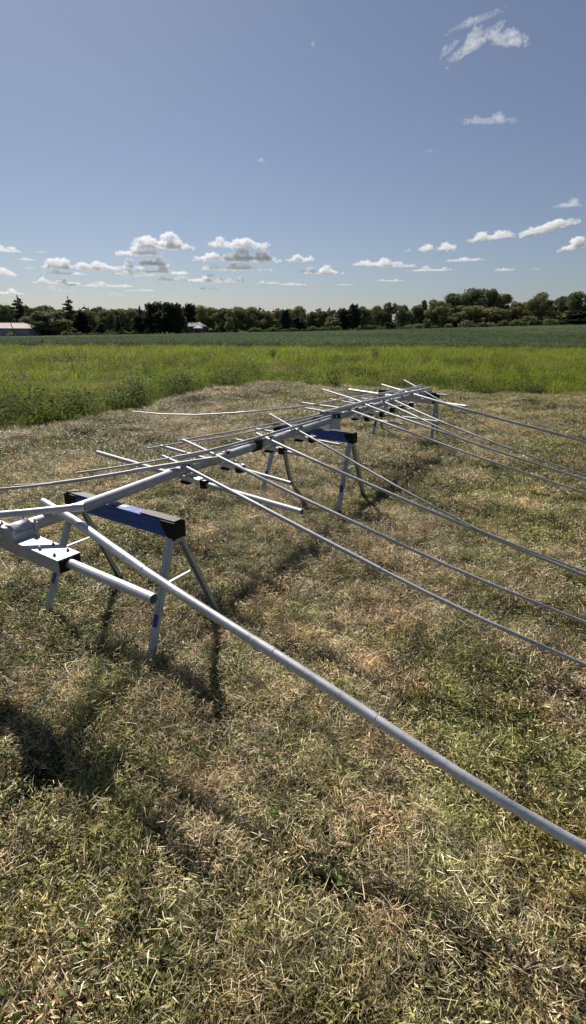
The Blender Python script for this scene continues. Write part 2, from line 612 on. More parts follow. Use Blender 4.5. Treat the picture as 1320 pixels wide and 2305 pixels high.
# --- mown hay
for i in range(7):
    proto('hay', [blades(70, .13, (.010, .042), (.0012, .003), (-6, 45), (.25, .28), .055, .7), blades(26, .13, (.03, .07), (.001, .0024), (-4, 35), (.2, .25), .055, .8, 4),
                  leaves(12, .13, (.010, .028), (.005, .05), (.7, .25), (-30, 60), narrow=.42),
                  blades(24, .12, (.02, .055), (.0014, .0032), (25, 75), (.5, .25), .01, .7)], HAY)
for i in range(4):
    proto('turf', [leaves(22, .13, (.012, .032), (.005, .05), (.8, .22), (-30, 65), narrow=.45), blades(40, .12, (.012, .05), (.0014, .0034), (-4, 25), (.45, .25), .035, .5),
                   blades(34, .11, (.025, .075), (.0025, .005), (20, 80), (.8, .15), .0, .8)], HAY)
for i in range(4):
    proto('weed', [leaves(10, .06, (.025, .055), (.0, .04), (.75, .25), (5, 60), narrow=.5), blades(8, .08, (.04, .1), (.003, .006), (20, 70), (.7, .2), 0, .7)], WEED)
    proto('weed', [leaves(16, .08, (.015, .042), (.005, .055), (.8, .2)), blades(6, .08, (.04, .1), (.003, .006), (20, 70), (.8, .2), 0, .7)], WEED)
for i in range(3):
    proto('stalk', [blades(2 + i, .12, (.10, .22), (.003, .006), (-2, 14), (.15, .2), .05, .5, 5)], HAY)

x1, y1 = cand(-.6, 6, 480, .68, 1.3)
x2, y2 = cand(6, 17.2, 210, .62, 1.5)
hx = np.concatenate([x1, x2]); hy = np.concatenate([y1, y2])
k = hy < edge_y(hx) + .25
hx, hy = hx[k], hy[k]
grn = fbm(hx * .9, hy * .9, 31, 4) + rng.normal(0, .07, len(hx)) + np.clip((2.2 - hy) * .03, 0, .06) + np.clip(hx * .012, -.03, .03)
isg = grn > .485
cl = .45 * fbm(hx * 3.2, hy * 3.2, 77, 3) + .55 * fbm(hx * 7, hy * 7, 9, 3)
zz = gz(hx, hy)
s = (.75 + .55 * cl) * np.where(hy > 6, 1.25, 1.0) * rng.uniform(.8, 1.2, len(hx))
sel = ~isg & (rng.uniform(0, 1, len(hx)) < np.clip((cl - .3) * 4, .14, 1))
scatter('cut_hay', np.stack([hx, hy, zz], 1)[sel], 'hay', s[sel], .3, zs=.4 + 1.35 * cl[sel])
sel = isg & (rng.uniform(0, 1, len(hx)) < np.clip((cl - .3) * 4, .2, 1))
scatter('short_turf', np.stack([hx, hy, zz], 1)[sel], 'turf', s[sel], .2, zs=.4 + 1.2 * cl[sel])
wx, wy = cand(-.4, 15, 110, .66, 1.0)
wn = fbm(wx * 1.4, wy * 1.4, 51, 4)
k = (wy < edge_y(wx)) & (wn + rng.normal(0, .07, len(wx)) > .475 + np.clip((wy - 1.5) * .022, 0, .11) - np.clip(wx * .02, -.02, .05))
wx, wy = wx[k], wy[k]
scatter('broadleaf_weeds', np.stack([wx, wy, gz(wx, wy) + .012], 1), 'weed', rng.uniform(.4, .85, len(wx)), .35)
kx, ky = cand(-.4, 12, 5, .66, 1.0)
k = ky < edge_y(kx)
kx, ky = kx[k], ky[k]
scatter('loose_stalks', np.stack([kx, ky, gz(kx, ky) + .02], 1), 'stalk', rng.uniform(.5, 1.2, len(kx)), .1)

# --- tall meadow
for i in range(5):
    proto('meadow', [blades(34, .2, (.2, .7), (.006, .014), (40, 88), (.75, .25), 0, .7, 4)], MEADOW)
for i in range(2):
    proto('meadow', [blades(24, .2, (.3, .75), (.004, .008), (60, 89), (.3, .25), 0, .5, 4), leaves(14, .16, (.03, .06), (.1, .5), (.6, .3))], MEADOW)
for i in range(3):
    proto('edgeweed', [leaves(50, .2, (.04, .09), (.03, .4), (.85, .15)), blades(24, .2, (.2, .5), (.005, .01), (45, 88), (.7, .25), 0, .8, 4)], EDGEW)
mx, my = cand(4, 22, 34, .68, 3)
mx2, my2 = cand(22, BEANY + .4, 15, .64, 3)
mx = np.concatenate([mx, mx2]); my = np.concatenate([my, my2])
k = (my > edge_y(mx) + .1) & (rng.uniform(0, 1, len(mx)) < np.clip((fbm(mx * 1.9, my * 1.4, 14, 3) - .2) * 2.6, .3, 1))
mx, my = mx[k], my[k]
hgt = .35 + .45 * fbm(mx * .35, my * .35, 12, 4) + .5 * (fbm(mx * 1.5, my * 1.1, 13, 3) - .25)
din = my - edge_y(mx)
hgt = hgt * .62 * np.clip(.4 + din * .22, .4, 1) * rng.uniform(.75, 1.2, len(mx))
px_ = fbm(mx * .22, my * .22, 61, 3)
idx = np.where(rng.uniform(0, 1, len(mx)) < np.clip((px_ - .45) * 4, .08, .7), rng.integers(5, 7, len(mx)), rng.integers(0, 5, len(mx)))
scatter('meadow_grass', np.stack([mx, my, gz(mx, my)], 1), 'meadow', np.where(my > 22, 1.25, 1.0) * rng.uniform(.75, 1.3, len(mx)), .3, idx, zs=hgt * 1.15)
ex, ey = cand(4, 26, 12, .68, 3)
de = ey - edge_y(ex)
left = np.clip((-ex - .5) / 3, 0, 1)
k = (de > -.05) & (rng.uniform(0, 1, len(ex)) < np.clip(1.1 - de * np.where(ex < -1, .22, .5), 0, 1) * (.35 + .65 * left) + .25 * (fbm(ex * .45, ey * .6, 90) > .57))
ex, ey = ex[k], ey[k]
scatter('edge_weeds', np.stack([ex, ey, gz(ex, ey)], 1), 'edgeweed', rng.uniform(.7, 1.25, len(ex)), .2)

PLANTS = [(45, 872, .55, .5, 'dark green bushy weed standing in the meadow at left', 0), (662, 848, .6, .5, 'pale grey green rounded weed near the mown edge', 1),
          (1243, 790, .9, .9, 'round leafy shrub standing in the meadow at right', 0), (840, 812, .4, .95, 'upright pale thistle like weed in the middle of the meadow', 1),
          (610, 812, .35, .8, 'slim pale weed left of the upright thistle like weed', 1), (310, 915, .45, .9, 'tall thin weed clump at the left mown edge', 0), (1195, 884, .6, .45, 'dark tuft right on the mown edge at right', 0)]
for px, py, w_, h_, lb, kd in PLANTS:
    p_ = at(px, py, 0)
    v_, f_, t_ = merge([leaves(420, w_ * .5, (.04, .09), (.02, h_ * .75), (.9 if kd == 0 else .35, .1), (-10, 70), narrow=.7), blades(60, w_ * .3, (h_ * .7, h_ * 1.1), (.005, .01), (60, 89), (.8, .2), 0, .4, 4)])
    o = bpy.data.objects.new('meadow_weed', np_mesh('meadow_weed', v_, f_, WEED, False, t_))
    C.objects.link(o); o.location = (p_.x, p_.y, float(gz(p_.x, p_.y)))
    tag(o, lb, 'weed')

# --- bean field
for i in range(4):
    proto('bean', [leaves(60, .42, (.09, .16), (.1, .5), (.5, .3), (-10, 45))], BEANS)
bx_, by_ = cand(BEANY, 70, 3.4, .64, 4)
bx2, by2 = cand(70, 152, .95, .64, 4)
bs = np.concatenate([np.full(len(bx_), 1.0), np.full(len(bx2), 1.6)])
bx_ = np.concatenate([bx_, bx2]); by_ = np.concatenate([by_, by2])
scatter('bean_crop', np.stack([bx_, by_, gz(bx_, by_)], 1), 'bean', bs * rng.uniform(.8, 1.2, len(bs)), .1, zs=np.where(bs > 1.2, .62, 1))

# ------------------------------------------------------------------ sawhorses
HZ = .80


def make_sawhorse():
    t = empty('sawhorse', (0, 0, 0), 0)
    bm = bmesh.new()
    L = .51
    # folded steel channel: two webs, top, lips and a pressed rib
    bx(bm, (0, -.034, HZ - .052), (2 * L - .15, .004, .096))
    bx(bm, (0, .034, HZ - .052), (2 * L - .15, .004, .096))
    bx(bm, (0, 0, HZ - .006), (2 * L - .15, .064, .005))
    for s in (-1, 1):
        bx(bm, (0, s * .028, HZ - .1015), (2 * L - .15, .016, .004))
        bx(bm, (0, s * .0375, HZ - .030), (2 * L - .17, .003, .012), bevel=.001)
        bx(bm, (0, s * .0375, HZ - .078), (2 * L - .17, .003, .012), bevel=.001)
    obj('crossbeam', bm, BLUE, t)
    for s in (-1, 1):
        bm = bmesh.new()
        # end cap, its inner edge slanting down towards the leg
        for yy in (-1, 1):
            y0, y1 = yy * .0385, yy * .0445
            pr = [(s * (L - .115), HZ - .002), (s * L, HZ - .002), (s * L, HZ - .108), (s * (L - .055), HZ - .115), (s * (L - .075), HZ - .075), (s * (L - .105), HZ - .035)]
            a = [bm.verts.new((q[0], y0, q[1])) for q in pr]
            b2 = [bm.verts.new((q[0], y1, q[1])) for q in pr]
            bm.faces.new(a); bm.faces.new(b2[::-1])
            for k_ in range(len(pr)):
                bm.faces.new((a[k_], b2[k_], b2[(k_ + 1) % len(pr)], a[(k_ + 1) % len(pr)]))
        bx(bm, (s * (L - .003), 0, HZ - .052), (.006, .0765, .1))
        bx(bm, (s * (L - .05), 0, HZ - .004), (.098, .0765, .006))
        bmesh.ops.recalc_face_normals(bm, faces=bm.faces)
        obj('end_cap', bm, BLACKP, t)
        bm = bmesh.new()
        bx(bm, (s * (L - .15), 0, HZ + .003), (.288, .066, .008), bevel=.002)
        obj('grip_pad', bm, GRIP, t)
        bm = bmesh.new()
        bx(bm, (s * (L - .045), 0, HZ - .118), (.05, .075, .036), bevel=.004)
        obj('hinge_bracket', bm, GALV, t)
        for q in (-1, 1):
            lt = Vector((s * (L - .047), q * .032, HZ - .105))
            lf = Vector((s * .5, q * .305, .012))
            d = (lf - lt).normalized()
            sx_ = Vector((1, 0, 0)); sx_ = (sx_ - d * sx_.dot(d)).normalized()
            u = d.cross(sx_).normalized()
            if u.y * q < 0: u = -u
            bm = bmesh.new()
            M = Matrix(((sx_.x, u.x, d.x, 0), (sx_.y, u.y, d.y, 0), (sx_.z, u.z, d.z, 0), (0, 0, 0, 1)))
            ln = (lf - lt).length
            c = (lf + lt) / 2
            # C-channel with a stiffening rib
            bx(bm, c + u * .011, (.046, .003, ln), M)
            bx(bm, c + sx_ * .0215, (.003, .022, ln), M)
            bx(bm, c - sx_ * .0215, (.003, .022, ln), M)
            bx(bm, c + u * .0135, (.016, .003, ln * .97), M, .001)
            obj('leg', bm, GALV, t)
            leg = C.objects[-1]
            bm = bmesh.new()
            bx(bm, lf - d * .006, (.058, .036, .034), M, .006)
            obj('rubber_foot', bm, RUBBER, leg)
            if q < 0:
                bm = bmesh.new()
                bx(bm, lt + d * ln * .66 + u * .0165, (.030, .001, .075), M)
                obj('sticker', bm, STICK, leg)
        a = Vector((s * (L - .03), -.155, .44)); b_ = Vector((s * (L - .03), .155, .44))
        bm = bmesh.new()
        bar(bm, a, b_, .014, .004)
        obj('leg_brace', bm, GALV, t)
    bm = bmesh.new()
    bx(bm, (-.02, .004, HZ - .0022), (.17, .04, .0012))
    obj('paper_label', bm, LABELW, t)
    return t


def dup(root, loc, rz):
    r = root.copy(); C.objects.link(r)
    r.location = loc; r.rotation_euler = (0, 0, rz)
    for ch in list(root.children):
        c = ch.copy(); C.objects.link(c); c.parent = r
        for g_ in ch.children:
            d = g_.copy(); C.objects.link(d); d.parent = c
    return r


h1 = make_sawhorse()
HS = [(-1.0825, 3.025, -.571, 'blue sawhorse nearest the camera, under the near end of the boom'),
      (.221, 5.577, -.580, 'middle blue sawhorse, standing below the upright mast plate'),
      (1.945, 8.835, -.422, 'farthest blue sawhorse, at the far end of the boom by the tall grass')]
for i, (x, y, rz, lb) in enumerate(HS):
    h = h1 if i == 0 else dup(h1, (0, 0, 0), 0)
    h.location = (x, y, float(gz(x, y)) * 0)
    h.rotation_euler = (0, 0, rz)
    tag(h, lb, 'sawhorse', 'blue sawhorses under the antenna')

# ------------------------------------------------------------------ antenna: boom and the elements clamped under it
BZ = .842
BR = .036
b0 = at(17, 1206, BZ)
base = at(388, 1068, BZ)
ant = empty('antenna', (0, 0, 0), 0, 'long aluminium antenna boom with short elements clamped under it, lying on the sawhorses', 'antenna')
bm = bmesh.new()
bp = [at(*q) for q in ((17, 1206, BZ), (130, 1167, BZ), (290, 1107, BZ), (388, 1069, BZ), (470, 1041, BZ), (570, 1006, BZ), (660, 973, BZ), (745, 944, BZ), (800, 924, BZ), (890, 898, BZ), (966, 878, BZ))]
tube(bm, bp, [BR] * 8 + [.034] * 3, 20, depth=.14)
boom = sharpen(obj('boom', bm, ALU, ant))
# sleeves where boom sections join
for (px, py) in ((452, 1047), (640, 980)):
    c = at(px, py, BZ)
    d = (bp[-1] - bp[3]).normalized()
    bm = bmesh.new()
    tube(bm, [c - d * .16, c + d * .16], BR + .0022, 20, hollow=False)
    for k_ in (-.11, -.06, .06, .11):
        tube(bm, [c + d * k_ + Vector((0, -.002, -.04)), c + d * k_ + Vector((0, .002, .04))], .004, 6, hollow=False)
    obj('boom_sleeve', bm, ALU_DULL, boom)


def element(lp, rp, cl, r, z=.772, box=0, ins=.2, holder=True):
    """one element: tube from left pixel lp to right pixel rp at height z, crossing the boom near cl"""
    a, b = at(*lp, z), at(*rp, z)
    bm = bmesh.new()
    tube(bm, [a, a.lerp(b, .5), b], r, 16)
    e = sharpen(obj('element', bm, ALU if box == 0 else ALU_BRIGHT, ant))
    d = (b - a).normalized()
    # point of the tube nearest to the boom
    best = min(((a.lerp(b, t / 200) - q0.lerp(q1, s_ / 10)).length, t / 200) for t in range(201) for q0, q1 in zip(bp, bp[1:]) for s_ in range(11))
    c = a.lerp(b, best[1])
    s_, u = frame(d)
    rot = Matrix(((d.x, s_.x, u.x, 0), (d.y, s_.y, u.y, 0), (d.z, s_.z, u.z, 0), (0, 0, 0, 1)))
    bd = (bp[5] - bp[4]).normalized()
    if box:
        hw, hl = box
        bm = bmesh.new()
        t_ = .004
        hz = r + .008
        for sg in (-1, 1):
            bx(bm, c + s_ * sg * hw, (2 * hl, t_, 2 * hz), rot)
            bx(bm, c + u * sg * (hz + t_ / 2), (2 * hl, 2 * hw + t_, t_), rot)
        obj('element_box', bm, BOXM, e)
        for sg in (-1, 1):
            bm = bmesh.new()
            bx(bm, c + d * sg * (hl - .02), (.05, 2 * hw - t_, 2 * hz - .002), rot)
            obj('insulator_block', bm, BLACKP, e)
        for dd in (-.36, -.24, .24, .36):
            for sg in (-1, 1):
                q = c + d * (dd * hl / .42) + s_ * sg * hw * .62 + u * (hz + t_)
                bm = bmesh.new()
                tube(bm, [q, q + Vector((0, 0, .004)), q + Vector((0, 0, .0041)), q + Vector((0, 0, .010)), q + Vector((0, 0, .0101)), q + Vector((0, 0, .02))], [.009, .009, .0065, .0065, .0034, .0034], 8, hollow=False)
                obj('bolt', bm, STEEL, e)
        # saddle clamp gripping the boom
        cb = Vector((c.x, c.y, BZ))
        zt = c.z + hz + t_
        bs_, bu = frame(bd)
        rb = Matrix(((bd.x, bs_.x, 0, 0), (bd.y, bs_.y, 0, 0), (0, 0, 1, 0), (0, 0, 0, 1)))
        bm = bmesh.new()
        bx(bm, cb + Vector((0, 0, (zt - BZ) / 2 - .004)), (.15, .10, abs(BZ - zt) + .012), rb, .004)
        for sg in (-.065, .065):
            bx(bm, cb + bd * sg + Vector((0, 0, .004)), (.022, .13, .055), rb, .005)
        tube(bm, [cb - bd * .055, cb + bd * .055], BR + .007, 20, hollow=False)
        obj('saddle_clamp', bm, BOXM, e)
        for sg in (-.065, .065):
            for q_ in (-.05, .05):
                bm = bmesh.new()
                q = cb + bd * sg + bs_ * q_ + Vector((0, 0, .03))
                tube(bm, [q, q + Vector((0, 0, .009)), q + Vector((0, 0, .0091)), q + Vector((0, 0, .02))], [.008, .008, .004, .004], 8, hollow=False)
                obj('bolt', bm, STEEL, e)
    elif holder:
        bm = bmesh.new()
        bx(bm, c + u * (r + .008), (2 * ins + .03, .056, .004), rot)
        bx(bm, c + u * (r - .008) + s_ * .03, (2 * ins + .03, .004, .036), rot)
        bx(bm, c + u * (r - .008) - s_ * .03, (2 * ins + .03, .004, .036), rot)
        obj('mounting_channel', bm, ALU_BRIGHT, e)
        for sg in (-1, 1):
            bm = bmesh.new()
            q = c + d * sg * ins
            bx(bm, q, (.05, .07, .062), rot, .006)
            obj('insulator', bm, BLACKP, e)
            bm = bmesh.new()
            bx(bm, q + u * .0335, (.056, .064, .004), rot)
            tube(bm, [q + u * .035, q + u * .041, q + u * .0411, q + u * .058], [.009, .009, .004, .004], 8, hollow=False)
            obj('cap_plate', bm, ALU_BRIGHT, e)
        # u-bolt round the boom with a black cradle
        bs_, bu = frame(bd)
        cb = Vector((c.x, c.y, BZ)) - bd * .0
        for sg in (-.035, .035):
            bm = bmesh.new()
            arc = [cb + bd * sg + bs_ * math.cos(a_) * (BR + .006) + Vector((0, 0, 1)) * math.sin(a_) * (BR + .006) for a_ in [math.pi * k_ / 10 for k_ in range(11)]]
            arc = [arc[0] - Vector((0, 0, .07))] + arc + [arc[-1] - Vector((0, 0, .07))]
            tube(bm, arc, .0045, 8, hollow=False)
            obj('boom_u_bolt', bm, STEEL, e)
        bm = bmesh.new()
        rb = Matrix(((bd.x, bs_.x, 0, 0), (bd.y, bs_.y, 0, 0), (0, 0, 1, 0), (0, 0, 0, 1)))
        bx(bm, cb + Vector((0, 0, .034)), (.03, .05, .022), rb, .004)
        obj('upper_cradle', bm, BLACKP, e)
        bm = bmesh.new()
        bx(bm, cb - Vector((0, 0, BR + .062)), (.09, .08, .02), rb, .004)
        obj('lower_cradle', bm, BLACKP, e)
    return e


element((-330, 1070), (349, 1352), 0, .0245, .766, box=(.058, .44))
element((218, 1023), (680, 1152), 0, .0185, .765, ins=.2)
element((362, 1007), (655, 1088), 0, .0145, .768, ins=.17)
element((531, 991), (676, 1024), 0, .0125, .775, ins=.17)
element((573, 966), (764, 1000), 0, .0125, .775, ins=.17)
element((687, 919), (904, 953), 0, .0135, .775, ins=.19)
element((678, 907), (988, 947), 0, .0165, .775, ins=.19)
element((742, 898), (892, 922), 0, .012, .775, ins=.18)
element((770, 898), (931, 920), 0, .0115, .775, ins=.18)
element((811, 895), (951, 912), 0, .0115, .775, ins=.18)
element((783, 876), (1048, 911), 0, .0195, .775, box=(.055, .36))
element((875, 871), (1004, 886), 0, .012, .79, holder=False)

# mast plate with u-bolts
c = at(745, 944, BZ)
d = (bp[8] - bp[6]).normalized()
d.z = 0; d.normalize()
s_ = Vector((d.y, -d.x, 0))
plate_n = Vector((.35, -.94, 0)).normalized()
pt = Vector((-plate_n.y, plate_n.x, 0))
rot = Matrix(((pt.x, plate_n.x, 0, 0), (pt.y, plate_n.y, 0, 0), (0, 0, 1, 0), (0, 0, 0, 1)))
bm = bmesh.new()
pc = c + s_ * .045 + Vector((0, 0, -.035))
bx(bm, pc, (.13, .008, .27), rot, .002)
bx(bm, pc - pt * .062 + plate_n * -.05, (.006, .09, .27), rot)
mp_ = obj('mast_plate', bm, BOXM, ant)
for zz_ in (.085, -.125):
    bm = bmesh.new()
    bx(bm, pc + Vector((0, 0, zz_)) + plate_n * .022 + pt * .015, (.085, .035, .05), rot, .006)
    obj('cradle_block', bm, BLACKP, mp_)
    for sg in (-.03, .03):
        bm = bmesh.new()
        q = pc + Vector((0, 0, zz_)) + pt * (sg + .015)
        tube(bm, [q - plate_n * .02, q + plate_n * .05, q + plate_n * .0501, q + plate_n * .062], [.005, .005, .009, .009], 8, hollow=False)
        obj('u_bolt', bm, STEEL, mp_)
# black clamp on the boom and strap with loose tail
c = at(708, 947, BZ + .03)
bm = bmesh.new()
bx(bm, c, (.10, .07, .055), rot, .014)
for k_ in range(4):
    q = c + pt * (-.04 + .026 * k_)
    tube(bm, [q + Vector((0, 0, .02)), q + Vector((0, 0, .045))], .008, 8, hollow=False)
obj('black_boom_clamp', bm, BLACKP, ant)
c = at(574, 1003, BZ + .012)
d = (bp[6] - bp[4]).normalized()
s_, u = frame(d)
bm = bmesh.new()
for k_ in range(6):
    o_ = c + d * (-.05 + .02 * k_)
    arc = [o_ + (s_ * math.cos(a_) * 1.0 + u * (math.sin(a_) * 1.25 + .15)) * (BR + .009) + d * .008 * math.sin(a_ * 2 + k_) for a_ in [2 * math.pi * j / 16 for j in range(17)]]
    tube(bm, arc, .0065, 6, hollow=False)
tail = [c + d * .02 + s_ * .04 + Vector((0, 0, q_[1])) + s_ * q_[0] for q_ in ((0, -.01), (.02, -.045), (.035, -.07), (.055, -.095))]
tube(bm, smoothpath(tail, 4), .003, 6, hollow=False)
obj('black_strap', bm, RUBBER, ant)

# ------------------------------------------------------------------ loose tubes laid over the boom
def loose(pts, rads, label, mat=ALU, joints=(), rivets=(), group='loose aluminium tubes laid across the antenna boom', n=6, thin=.84):
    """pts: (px, py, height)."""
    rads = [r_ * thin for r_ in rads]
    P = smoothpath([at(*q) for q in pts], n)
    k_ = len(P)
    if len(rads) == 2:
        rr = [rads[0] + (rads[1] - rads[0]) * 0 for i in range(k_)]
    # telescoping: equal-radius stretches with small steps at the joints
    L = [0]
    for a, b in zip(P, P[1:]): L.append(L[-1] + (b - a).length)
    js = [0.0] + sorted(joints) + [1.0]
    nsec = len(js) - 1
    secr = [rads[0] + (rads[-1] - rads[0]) * i / max(nsec - 1, 1) for i in range(nsec)] if len(rads) == 2 else list(rads)
    def pos(t):
        s0 = t * L[-1]
        for i in range(k_ - 1):
            if L[i + 1] >= s0 - 1e-9:
                f_ = (s0 - L[i]) / max(L[i + 1] - L[i], 1e-9)
                return P[i].lerp(P[i + 1], f_)
        return P[-1]
    pts2, r2 = [], []
    for i in range(nsec):
        m_ = max(3, int(12 * (js[i + 1] - js[i])))
        for q in range(m_ + 1):
            t = js[i] + (js[i + 1] - js[i]) * q / m_
            if i > 0 and q == 0: t += .0006
            pts2.append(pos(t)); r2.append(secr[i])
    bm = bmesh.new()
    tube(bm, pts2, r2, 16)
    o = sharpen(obj('aluminium_tube', bm, mat))
    tag(o, label, 'metal tube', group)
    for t in rivets:
        p_, q_ = pos(t), pos(min(t + .003, 1))
        s2, u2 = frame(q_ - p_)
        i = max(j for j in range(nsec) if js[j] <= t)
        bm = bmesh.new()
        rr_ = secr[i]
        dirn = (s2 * .75 + u2 * -.3).normalized()
        tube(bm, [p_ + dirn * -(rr_ + .004), p_ + dirn * (rr_ + .004)], .0035, 8, hollow=False)
        obj('rivet', bm, STEEL, o)
    return o


loose([(97, 1136, .925), (135, 1154, .905), (350, 1303, .75), (710, 1527, .56), (1070, 1757, .43), (1320, 1899, .34), (1640, 2060, .24)], [.027, .0245, .0262, .0245, .0228, .021],
      'thickest long tube, running from the near sawhorse down to the lower right corner', ALU_BRIGHT, (.27, .475, .508, .655, .80), (.262, .465, .52, .535, .648, .663), n=8, thin=.86)
loose([(-420, 1195, .88), (-120, 1172, .92), (0, 1166, .935), (157, 1149, .955), (191, 1146, .958)], [.0195, .0195, .023], 'tube with dark open end lying over the near end of the boom', ALU_BRIGHT, (.5, .955), (.95,), thin=1)
loose([(366, 1030, .90), (398, 1044, .895), (525, 1109, .80), (700, 1199, .67), (1000, 1349, .48), (1320, 1489, .33), (1600, 1600, .2)], [.0155, .0165, .013, .0115], 'long tube crossing the boom beside the first clamp, ending right below mid frame', ALU, (.24, .55, .8), (.23, .54))
loose([(411, 993, .90), (481, 1025, .895), (620, 1093, .8), (760, 1157, .70), (1000, 1266, .52), (1320, 1394, .33), (1560, 1480, .2)], [.015, .0135, .012, .0105], 'long tube crossing the boom behind the open tube end, second from the near crossing', ALU, (.3, .58, .8), (.29, .57))
loose([(577, 977, .90), (602, 989, .895), (720, 1042, .80), (860, 1101, .68), (1060, 1185, .5), (1320, 1290, .3), (1480, 1350, .18)], [.0155, .0145, .013, .012], 'long tube crossing the boom beyond the black strap, meeting a thinner tube at right', ALU, (.3, .6, .85), (.29,))
loose([(605, 932, .925), (663, 965, .905), (760, 1018, .8), (900, 1096, .66), (1060, 1180, .515), (1150, 1218, .45), (1320, 1280, .34)], [.0115, .0105, .009], 'thin tube crossing the boom at the blue beam of the middle sawhorse', ALU_DULL, (.4, .7), ())
loose([(769, 916, .905), (848, 944, .84), (960, 984, .74), (1060, 1019, .65), (1192, 1063, .53), (1320, 1103, .42), (1420, 1130, .34)], [.0145, .013, .0115], 'long tube crossing the boom just beyond the upright mast plate', ALU, (.35, .7), (.34,))
loose([(724, 876, .93), (811, 903, .93), (840, 917, .9), (963, 959, .8), (1100, 1005, .66), (1320, 1074, .45), (1420, 1100, .36)], [.0165, .0155, .0135, .012], 'long tube starting left over the grass, passing under the bright glinting tube', ALU, (.35, .6, .8), ())
loose([(850, 897, .91), (940, 937, .84), (976, 954, .80), (1100, 1010, .62), (1225, 1063, .45)], [.013, .009, .006], 'thin dull tube ending in the grass between two longer ones at right', ALU_DULL, (.4, .7), ())
loose([(866, 889, .905), (882, 897, .9), (980, 941, .8), (1100, 987, .68), (1207, 1027, .56), (1320, 1064, .43), (1400, 1088, .34)], [.0125, .0115, .0105], 'upper tube of the close pair crossing before the far sawhorse leg', ALU, (.45, .7), (.44,))
loose([(857, 864, .94), (898, 876, .93), (933, 886, .92), (982, 900, .88), (1096, 931, .78), (1200, 957, .68), (1320, 989, .55), (1420, 1014, .45)], [.021, .0215, .019, .017], 'thick long tube passing in front of the far sawhorse, highest of those leaving at right', ALU, (.3, .55, .8), ())
loose([(907, 853, .95), (933, 867, .92), (1020, 915, .7), (1080, 947, .5), (1132, 976, .32)], [.013, .010, .008], 'thin tube poking up against tall grass, sloping to ground past the far sawhorse', ALU_DULL, (.35, .7), ())
loose([(-260, 1128, .80), (0, 1108, .84), (76, 1100, .85), (189, 1084, .87), (284, 1067, .885), (398, 1047, .905), (489, 1033, .918)], [.0085, .011, .0145, .0175], 'tube along the boom with dark open end facing right, drooping out at left', ALU, (.25, .48, .72), (.70,))
loose([(34, 1099, .82), (91, 1095.5, .835), (200, 1081, .855), (300, 1062.5, .87), (392, 1046, .885)], [.006, .009], 'thin tube hidden behind the drooping tube at left, only its tip showing', ALU, (.5,), ())
loose([(170, 1070, .86), (232, 1061, .87), (295, 1051, .885), (409, 1029, .91), (480, 1014, .93), (596, 981, .935), (693, 951, .935), (742, 936, .94)], [.009, .013, .0145], 'tube lying lengthwise on the boom between first clamp and mast plate', ALU, (.25, .6), (.59,))
loose([(400, 995, .87), (413, 992, .875), (500, 977, .89), (572, 963, .90), (660, 945, .905), (727, 930, .91), (800, 911, .91)], [.0085, .011, .0125], 'upper of the two parallel thin tubes left of the boom', ALU, (.35, .65), ())
loose([(330, 1013, .86), (373, 1005, .87), (500, 986, .89), (572, 971, .90), (702, 941, .905), (790, 916, .91)], [.008, .010, .012], 'lower of the two parallel thin tubes left of the boom', ALU, (.35, .65), ())
loose([(400, 1036, .865), (462, 1022, .87), (530, 1006, .88), (596, 988, .885)], [.011, .011], 'short tube tucked low beside the boom between clamp and strap', ALU_DULL, (), ())
loose([(297, 930, .86), (341, 934, .865), (415, 937, .88), (511, 932, .89), (600, 924, .90), (686, 914, .905), (721, 907, .91), (815, 890, .92), (890, 879, .93), (949, 868, .94)], [.009, .0115, .0145, .019, .019], 'long gently bent tube whose thin left tip hangs over the mown grass', ALU_BRIGHT, (.28, .5, .62, .8), ())
loose([(722, 930, .925), (811, 906, .935), (872, 892, .94), (967, 871, .95)], [.026, .0265], 'bright thick tube glinting in the sun on top of the far half of the boom', ALU_BRIGHT, (.4,), ())
loose([(864, 895, .925), (905, 877, .945), (948, 862, .96)], [.014, .012], 'short tube lying steeply across the far end of the pile', ALU_BRIGHT, (.6,), ())
loose([(800, 906, .90), (835, 893, .90), (873, 879, .91), (905, 872, .915)], [.012, .010], 'short tube just behind the glinting thick tube', ALU_BRIGHT, (.5,), ())

# ------------------------------------------------------------------ scraps on the mown grass
def scrap(px, py, s, mat, label, seed):
    r_ = random.Random(seed)
    p_ = at(px, py, .03)
    bm = bmesh.new()
    n_ = 7
    grid = [[bm.verts.new(Vector((i * s, j * s * .6, r_.uniform(0, s * 1.6))) + Vector((r_.uniform(-.3, .3) * s, r_.uniform(-.3, .3) * s, 0))) for i in range(n_)] for j in range(4)]
    for j in range(3):
        for i in range(n_ - 1):
            bm.faces.new((grid[j][i], grid[j][i + 1], grid[j + 1][i + 1], grid[j + 1][i]))
    bmesh.ops.translate(bm, verts=bm.verts, vec=(-s * 3, -s, 0))
    bmesh.ops.solidify(bm, geom=bm.faces[:], thickness=.0015)
    o = obj('plastic_scrap', bm, mat)
    o.location = p_
    o.rotation_euler = (0, 0, r_.uniform(0, 3))
    tag(o, label, 'scrap')


scrap(336, 1385, .011, BLACKP, 'crumpled black plastic scrap beside the near sawhorse front leg', 1)
scrap(325, 1396, .006, WHITEP, 'small white plastic scrap beside the near sawhorse front leg', 2)
scrap(30, 1333, .012, RUBBER, 'flat dark scrap in the grass at the left edge', 3)
scrap(209, 1650, .006, WHITEP, 'tiny pale scrap in the boom shadow at lower left', 4)

